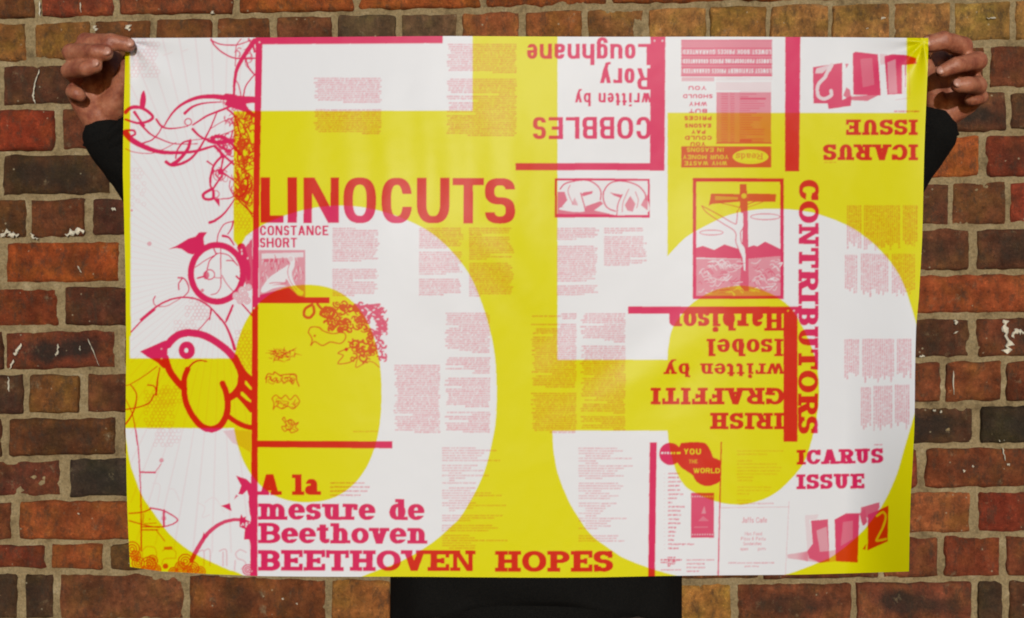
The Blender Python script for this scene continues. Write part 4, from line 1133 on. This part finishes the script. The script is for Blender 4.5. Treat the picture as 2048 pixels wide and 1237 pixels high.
# ------------------------------------------------------------ the poster sheet, a held and slightly rolling sheet of paper
NX, NY = 1064, 722
s = np.linspace(0, 1, NX); t = np.linspace(0, 1, NY)
S, T = np.meshgrid(s, t)
yy = 75 + T * 1078
XL = np.interp(yy, [75, 110, 350, 480, 600, 700, 860, 1000, 1153], [252, 249.5, 246, 248, 252, 253, 250, 254, 260])
XR = np.interp(yy, [75, 135, 345, 480, 600, 660, 760, 860, 1000, 1153], [1856, 1855, 1848, 1843.5, 1838, 1833, 1830, 1828, 1822, 1818])
PX = XL + (XR - XL) * S
top = np.interp(PX, [250, 520, 900, 1400, 1850], [77, 75, 73, 74, 76])
bot = np.interp(PX, [255, 320, 420, 520, 700, 900, 1200, 1400, 1600, 1820], [1134, 1144, 1149, 1152, 1154, 1155, 1155, 1152, 1149, 1144])
PY = top + (bot - top) * T


def sm(a, b, x):
    k = np.clip((x - a) / (b - a), 0, 1)
    return k * k * (3 - 2 * k)


bul = .016 * np.cos(2 * np.pi * (PX - 640) / 1420) * (.35 + .65 * sm(80, 420, PY)) + .018 * T ** 1.1
bul += .060 * sm(1690, 1905, PX) * (.10 + .90 * sm(560, 1130, PY)) + .030 * sm(1350, 1950, PX)              # right edge rolls towards the viewer
bul += -.010 * (1 - sm(240, 420, PX)) * sm(600, 1150, PY)
rip = np.exp(-((PX - 850) / 190) ** 2) * np.exp(-((PY - 320) / 130) ** 2)
bul += .00060 * rip * np.sin(PX / 13.5 + .004 * PY + np.sin(PY / 80))
rip2 = np.exp(-((PX - 1010) / 120) ** 2) * np.exp(-((PY - 560) / 130) ** 2)
bul += .0016 * rip2 * np.sin(PX / 30 - PY / 38)
rip3 = np.exp(-((PX - 1300) / 200) ** 2) * np.exp(-((PY - 720) / 90) ** 2)
bul += .0012 * rip3 * np.sin(PX / 33 + PY / 30)
lean = .006 * np.exp(-((PX - 950) / 330) ** 2) * np.exp(-((PY - 480) / 240) ** 2)   # the middle swells out
bul += lean
for gx, sgn in ((262, 1), (1846, -1)):      # the paper puckers where it is pinched
    ax, ay = (PX - gx) * sgn, PY - 84
    rr_ = np.hypot(ax, ay); th_ = np.arctan2(ay, ax)
    bul += .0030 * np.exp(-rr_ / 75) * np.cos(th_ * 7 + .6) * sm(0, 30, rr_) + .004 * np.exp(-rr_ / 45)
Yw = YP - bul
PX = PX + .8 * np.sin(yy / 61) * np.where(S < .5, (1 - sm(0, .04, S)), sm(.96, 1, S)); PY = PY + .7 * np.sin(PX / 83 + 1) * sm(.97, 1, T) - .4 * np.sin(PX / 110) * (1 - sm(0, .03, T))
K = (Yw - YC) / F
co = np.empty((NY, NX, 3), np.float32)
co[..., 0] = (PX - 1024) * K; co[..., 1] = Yw; co[..., 2] = ZC - (PY - 618.5) * K


def sample(Bf):
    # box average over one sheet cell of the finer ink grid, then look up
    c = np.cumsum(np.cumsum(np.pad(Bf, ((3, 2), (3, 2)), mode='edge').astype(np.float64), 0), 1)
    bl = (c[5:, 5:] - c[:-5, 5:] - c[5:, :-5] + c[:-5, :-5]) / 25
    i = np.clip(((PX - GX0) / ST - .5).round().astype(int), 0, bl.shape[1] - 2); j = np.clip(((PY - GY0) / ST - .5).round().astype(int), 0, bl.shape[0] - 2)
    return bl[j + 0, i + 0]


ink = np.zeros((NY, NX, 4), np.float32)
ink[..., 0] = sample(INK_Y); ink[..., 1] = sample(INK_M) ; ink[..., 3] = 1
me = bpy.data.meshes.new('poster')
nv = NX * NY; nf = (NX - 1) * (NY - 1)
me.vertices.add(nv); me.vertices.foreach_set('co', co.ravel())
idx = np.arange(nv).reshape(NY, NX)
quad = np.stack([idx[1:, :-1], idx[1:, 1:], idx[:-1, 1:], idx[:-1, :-1]], -1).reshape(-1)
me.loops.add(nf * 4); me.loops.foreach_set('vertex_index', quad.astype(np.int32))
me.polygons.add(nf)
me.polygons.foreach_set('loop_start', np.arange(0, nf * 4, 4, dtype=np.int32))
me.update(calc_edges=True)
me.polygons.foreach_set('use_smooth', np.ones(nf, bool))
ca = me.color_attributes.new('ink', 'FLOAT_COLOR', 'POINT')
ca.data.foreach_set('color', ink.ravel())
poster = link_mesh('poster', me, M_PAPER)
tag(poster, 'large yellow, white and pink printed poster held open by two hands at its top corners', 'poster')

# ------------------------------------------------------------ the person holding it
person = bpy.data.objects.new('person', None)
C.objects.link(person)
person.location = (.035, -.3, 0)
tag(person, 'person in black clothes hidden behind the poster, gripping its top corners with both hands', 'person')


def hp(px, py, d):
    """a hand point: photograph pixel and millimetres in front of the poster plane"""
    return at(px, py, YP - d / 1000)


def add_ball(bm, c, r, sc=(1, 1, 1), sub=2):
    m = Matrix.Translation(c) @ Matrix.Diagonal((*sc, 1))
    bmesh.ops.create_icosphere(bm, subdivisions=sub, radius=r, matrix=m)


def add_limb(bm, pts, seg=14):
    """pts: (point, radius) chain; overlapping tapered pieces with round joints"""
    for p, r in pts: add_ball(bm, p, r)
    for (p0, r0), (p1, r1) in zip(pts, pts[1:]):
        d = p1 - p0
        if d.length < 1e-5: continue
        q = d.to_track_quat('Z', 'Y').to_matrix().to_4x4()
        m = Matrix.Translation((p0 + p1) / 2) @ q
        bmesh.ops.create_cone(bm, cap_ends=True, segments=seg, radius1=r0, radius2=r1, depth=d.length, matrix=m)


def fuse(name, bm, mat, voxel, parent, smooth_it=5, disp=None):
    me = bpy.data.meshes.new(name + '_parts'); bm.to_mesh(me); bm.free()
    o = bpy.data.objects.new(name + '_parts', me); C.objects.link(o)
    r = o.modifiers.new('r', 'REMESH'); r.mode = 'VOXEL'; r.voxel_size = voxel; r.use_smooth_shade = True
    s_ = o.modifiers.new('s', 'SMOOTH'); s_.factor = .5; s_.iterations = smooth_it
    dg = bpy.context.evaluated_depsgraph_get()
    dg.update()
    m2 = bpy.data.meshes.new_from_object(o.evaluated_get(dg))
    m2.name = name
    bpy.data.objects.remove(o); bpy.data.meshes.remove(me)
    n = len(m2.vertices)
    c = np.empty(n * 3, np.float32); m2.vertices.foreach_get('co', c); c = c.reshape(-1, 3)
    if disp:
        nr = np.empty(n * 3, np.float32); m2.vertices.foreach_get('normal', nr); nr = nr.reshape(-1, 3)
        dv = np.array([disp(Vector(p)) for p in c], np.float32)
        c = c + nr * dv[:, None]
    if parent: c = c - np.array(parent.location, np.float32)
    m2.vertices.foreach_set('co', c.ravel())
    m2.polygons.foreach_set('use_smooth', np.ones(len(m2.polygons), bool))
    m2.materials.clear(); m2.materials.append(mat)
    m2.update()
    return link_mesh(name, m2, None, parent)


mm = .001
LW, RW = hp(210, 250, -62), hp(1874, 232, -62)         # wrists
LE, RE = at(452, 560, -.40), at(1662, 545, -.40)       # elbows
LS, RS = at(815, 575, -.29), at(1330, 575, -.29)       # shoulders
body = bmesh.new()
NECK = Vector((.035, -.285, 1.50)); HEAD = Vector((.035, -.30, 1.625))
for S_, E_, W_r in ((LS, LE, LW), (RS, RE, RW)):
    add_limb(body, [(S_, .045), (S_.lerp(E_, .5), .040), (E_, .035), (E_.lerp(W_r, .45), .035), (W_r, .025)])
add_limb(body, [(LS, .05), (NECK - Vector((0, 0, .06)), .06), (RS, .05)])
add_limb(body, [(NECK - Vector((0, 0, .06)), .07), (Vector((.035, -.28, 1.25)), .10), (Vector((.035, -.28, 1.02)), .10), (Vector((.035, -.28, .94)), .11)])
add_limb(body, [(NECK - Vector((0, 0, .06)), .058), (NECK + Vector((0, 0, .05)), .054)])
for sx in (-1, 1):
    hip = Vector((.035 + sx * .095, -.28, .9))
    add_limb(body, [(hip, .075), (hip + Vector((sx * .01, -.01, -.42)), .045), (hip + Vector((sx * .02, .01, -.81)), .035)])
# head
add_ball(body, HEAD + Vector((0, .015, .02)), .084, (.93, 1.1, 1.05), 3)
add_ball(body, HEAD + Vector((0, -.022, -.05)), .060, (.92, .95, 1.05), 3)
add_ball(body, HEAD + Vector((0, -.055, -.088)), .02, (1.2, .9, .8))
add_limb(body, [(HEAD + Vector((0, -.085, .012)), .008), (HEAD + Vector((0, -.103, -.024)), .012)])
for sx in (-1, 1):
    add_ball(body, HEAD + Vector((sx * .081, .012, -.008)), .022, (.35, .75, 1.3))
    add_ball(body, HEAD + Vector((sx * .012, -.092, -.028)), .009)
    add_ball(body, HEAD + Vector((sx * .036, -.066, -.022)), .02, (1, .7, .9))
add_limb(body, [(HEAD + Vector((-.034, -.079, .028)), .009), (HEAD + Vector((.034, -.079, .028)), .009)])
for dz, r in ((-.055, .0075), (-.064, .0085)): add_limb(body, [(HEAD + Vector((-.02, -.077, dz)), r * .7), (HEAD + Vector((0, -.083, dz)), r), (HEAD + Vector((.02, -.077, dz)), r * .7)])


# hands: chains (pixel x, pixel y, mm towards the viewer, radius mm)
def chain(bm, pts): add_limb(bm, [(hp(a, b_, d), r * mm) for a, b_, d, r in pts], 16)


LH = dict(
    palm=[[(210, 250, -62, 26), (198, 234, -57, 24), (169, 206, -55, 18), (153, 184, -52, 13.5)], [(206, 234, -56, 24), (192, 188, -60, 20), (166, 152, -60, 15)],
          [(218, 224, -55, 22), (220, 185, -56, 19), (190, 128, -58, 15)], [(222, 218, -50, 20), (236, 188, -44, 18), (226, 120, -50, 14)], [(200, 150, -60, 16), (205, 112, -54, 14)]],
    index=[(200, 108, -52, 12), (172, 84, -8, 11.2), (222, 84, 17, 10.6), (256, 90, 15, 9.8)],
    middle=[(170, 130, -54, 12), (143, 106, -4, 11), (192, 104, 26, 10.2), (212, 107, 27, 9.6)],
    ring=[(156, 156, -54, 11.5), (139, 142, -6, 10.6), (172, 138, 22, 9.8), (191, 132, 24, 9.2)],
    little=[(151, 184, -50, 11), (146, 184, -24, 9.6), (154, 188, -14, 9.0), (160, 192, -15, 8.4)],
    thumb=[(230, 205, -42, 15), (246, 160, -32, 12), (262, 120, -17, 10.5), (276, 96, -13, 9.5)])
RH = dict(
    palm=[[(1874, 232, -62, 26), (1893, 220, -57, 23), (1928, 206, -55, 18), (1950, 192, -52, 14)], [(1886, 216, -58, 23), (1910, 180, -60, 20), (1938, 152, -60, 15)],
          [(1878, 212, -56, 22), (1888, 176, -58, 18), (1916, 124, -58, 15)], [(1872, 208, -50, 19), (1866, 184, -46, 17), (1880, 118, -52, 13)]],
    index=[(1926, 118, -52, 12.5), (1924, 94, -8, 12.6), (1886, 82, 15, 12.2), (1858, 88, 14, 11.4)],
    middle=[(1944, 138, -52, 12), (1956, 122, -2, 11.4), (1912, 131, 24, 10.4), (1884, 143, 22, 8.8)],
    ring=[(1952, 166, -52, 11.5), (1956, 172, -4, 11), (1934, 170, 20, 10.4), (1916, 171, 21, 9.8)],
    little=[(1954, 194, -50, 11), (1962, 194, -26, 9.8), (1952, 198, -14, 9), (1942, 200, -16, 8.5)],
    thumb=[(1870, 200, -42, 15), (1860, 162, -30, 12), (1846, 122, -17, 10.5), (1834, 98, -13, 9.5)])
for H in (LH, RH):
    for p in H['palm']: chain(body, p)
    for f in ('index', 'middle', 'ring', 'little', 'thumb'): chain(body, H[f])
    # knuckle pads
    for f in ('index', 'middle', 'ring'):
        a, b_, d, r = H[f][1]; add_ball(body, hp(a, b_, d), r * 1.1 * mm)
        a, b_, d, r = H[f][2]; add_ball(body, hp(a, b_, d), r * 1.07 * mm)
body_o = fuse('body', body, M_SKIN, .0023, person, 4, disp=lambda p: noise.noise(p * 55) * .0007 if p.z > 1.55 and abs(p.x) > .4 else 0)

# nails
for H, sx in ((LH, 1), (RH, -1)):
    for f in ('index', 'middle', 'ring'):
        a, b_, d, r = H[f][3]; a0, b0, d0, _ = H[f][2]
        tip, pre = hp(a, b_, d), hp(a0, b0, d0)
        dr = (tip - pre).normalized()
        nrm = Vector((0, -1, .25)); nrm = (nrm - dr * nrm.dot(dr)).normalized()
        side = dr.cross(nrm)
        bm = bmesh.new()
        c = tip + nrm * (r * .72) * mm + dr * r * .30 * mm
        m = Matrix((dr, side, nrm)).transposed().to_4x4(); m.translation = c - person.location
        bmesh.ops.create_icosphere(bm, subdivisions=3, radius=1, matrix=m @ Matrix.Diagonal((r * .62 * mm, r * .60 * mm, r * .22 * mm, 1)))
        me = bpy.data.meshes.new('fingernail'); bm.to_mesh(me); bm.free()
        me.polygons.foreach_set('use_smooth', [True] * len(me.polygons))
        link_mesh('fingernail', me, M_NAIL, person)
for sx in (-1, 1):
    bm = bmesh.new(); add_ball(bm, HEAD + Vector((sx * .031, -.078, .004)) - person.location, .0125, sub=3)
    me = bpy.data.meshes.new('eye'); bm.to_mesh(me); bm.free()
    me.polygons.foreach_set('use_smooth', [True] * len(me.polygons))
    link_mesh('eye', me, M_EYE, person)
hb = bmesh.new()
add_ball(hb, HEAD + Vector((0, .025, .038)), .09, (.97, 1.1, .98), 3)
add_ball(hb, HEAD + Vector((0, .055, -.01)), .075, (1.0, .8, 1.1), 3)
fuse('hair', hb, M_HAIR, .004, person, 3, disp=lambda p: noise.noise(p * 70) * .006)

# black jacket with sleeves
jk = bmesh.new()
for S_, E_, W_r, cuff in ((LS, LE, LW, hp(222, 276, -62)), (RS, RE, RW, hp(1860, 256, -62))):
    add_limb(jk, [(S_, .075), (S_.lerp(E_, .5), .066), (E_, .053), (E_.lerp(cuff, .5), .046), (cuff, .0365)])
add_limb(jk, [(LS, .078), (NECK - Vector((0, 0, .08)), .075), (RS, .078)])
for z, r, ry in ((1.38, .19, .1), (1.28, .185, .105), (1.18, .18, .11), (1.10, .185, .112), (1.02, .196, .118), (.965, .206, .122)):
    add_ball(jk, Vector((.035, -.28, z)), 1, (r, ry, .09), 3)
add_ball(jk, NECK - Vector((0, -.005, .03)), .075, (1, 1, .6))


def folds(p):
    v = noise.noise(Vector((p.x * 9, p.y * 9, p.z * 22))) * .006 + noise.noise(p * 60) * .0016
    return v


# lower part of the jacket: a flat-sided skirt whose hem rises in the middle
hem = bmesh.new()
nseg = 72
rings = []
for k, z in enumerate((1.10, 1.04, 1.0, .975, .93, .91)):
    ring = []
    for i in range(nseg):
        a = 2 * math.pi * i / nseg
        ca_, sa = math.cos(a), math.sin(a)
        x = .2145 * math.copysign(abs(ca_) ** .72, ca_) * (1 if z < 1.05 else .96)
        y = .128 * math.copysign(abs(sa) ** .8, sa)
        front = max(0, -sa)
        zz = z
        if k == 5: zz = .915 + .052 * front * max(0, 1 - (x / .26) ** 2)
        if k == 4: zz = .932 + .043 * front * max(0, 1 - (x / .26) ** 2)
        y += .006 * math.sin(a * 7 + z * 22) + .004 * math.sin(a * 15 - z * 30)
        ring.append(hem.verts.new(Vector((.036 + x, -.28 + y, zz)) - person.location))
    rings.append(ring)
for r0, r1 in zip(rings, rings[1:]):
    for i in range(nseg): hem.faces.new((r0[i], r0[(i + 1) % nseg], r1[(i + 1) % nseg], r1[i]))
me = bpy.data.meshes.new('jacket_skirt'); hem.to_mesh(me); hem.free()
jacket = fuse('jacket', jk, M_WOOL, .006, person, 3, disp=folds)
me.polygons.foreach_set('use_smooth', [True] * len(me.polygons))
sk = link_mesh('jacket_hem', me, M_WOOL, person)
so_ = sk.modifiers.new('s', 'SOLIDIFY'); so_.thickness = .003
for W_r, E_, px, py, r in ((LW, LE, 214, 264, .0385), (RW, RE, 1867, 246, .0385)):   # knitted cuffs
    bm = bmesh.new()
    c = hp(px, py, -62); d = (E_ - c).normalized()
    q = d.to_track_quat('Z', 'Y').to_matrix().to_4x4()
    prev = None
    for k in range(9):
        zz = -.008 + k * .0052
        rr = r + .0022 * math.sin(k * 2.1) - (.008 if k == 0 else 0)
        ring = [bm.verts.new((Matrix.Translation(c) @ q @ Vector((rr * math.cos(2 * math.pi * i / 48), rr * .86 * math.sin(2 * math.pi * i / 48), zz))) - person.location) for i in range(48)]
        if prev:
            for i in range(48): bm.faces.new((prev[i], prev[(i + 1) % 48], ring[(i + 1) % 48], ring[i]))
        prev = ring
    me = bpy.data.meshes.new('cuff'); bm.to_mesh(me); bm.free()
    me.polygons.foreach_set('use_smooth', [True] * len(me.polygons))
    cf = link_mesh('cuff', me, M_WOOL, person)
    s_ = cf.modifiers.new('s', 'SOLIDIFY'); s_.thickness = .003
# trousers and shoes
tr = bmesh.new()
for z in (1.0, .93): add_ball(tr, Vector((.035, -.28, z)), 1, (.198, .116, .09), 3)
for sx in (-1, 1):
    hip = Vector((.035 + sx * .092, -.28, .9))
    add_limb(tr, [(hip, .1), (hip + Vector((sx * .012, -.01, -.42)), .075), (hip + Vector((sx * .02, .01, -.79)), .07)])
fuse('trousers', tr, M_TROUSER, .008, person, 4, disp=folds)
for sx in (-1, 1):
    bm = bmesh.new(); add_limb(bm, [(Vector((.035 + sx * .112, -.23, .055)), .046), (Vector((.035 + sx * .125, -.42, .045)), .04)])
    fuse('shoe', bm, M_SHOE, .006, person, 4)
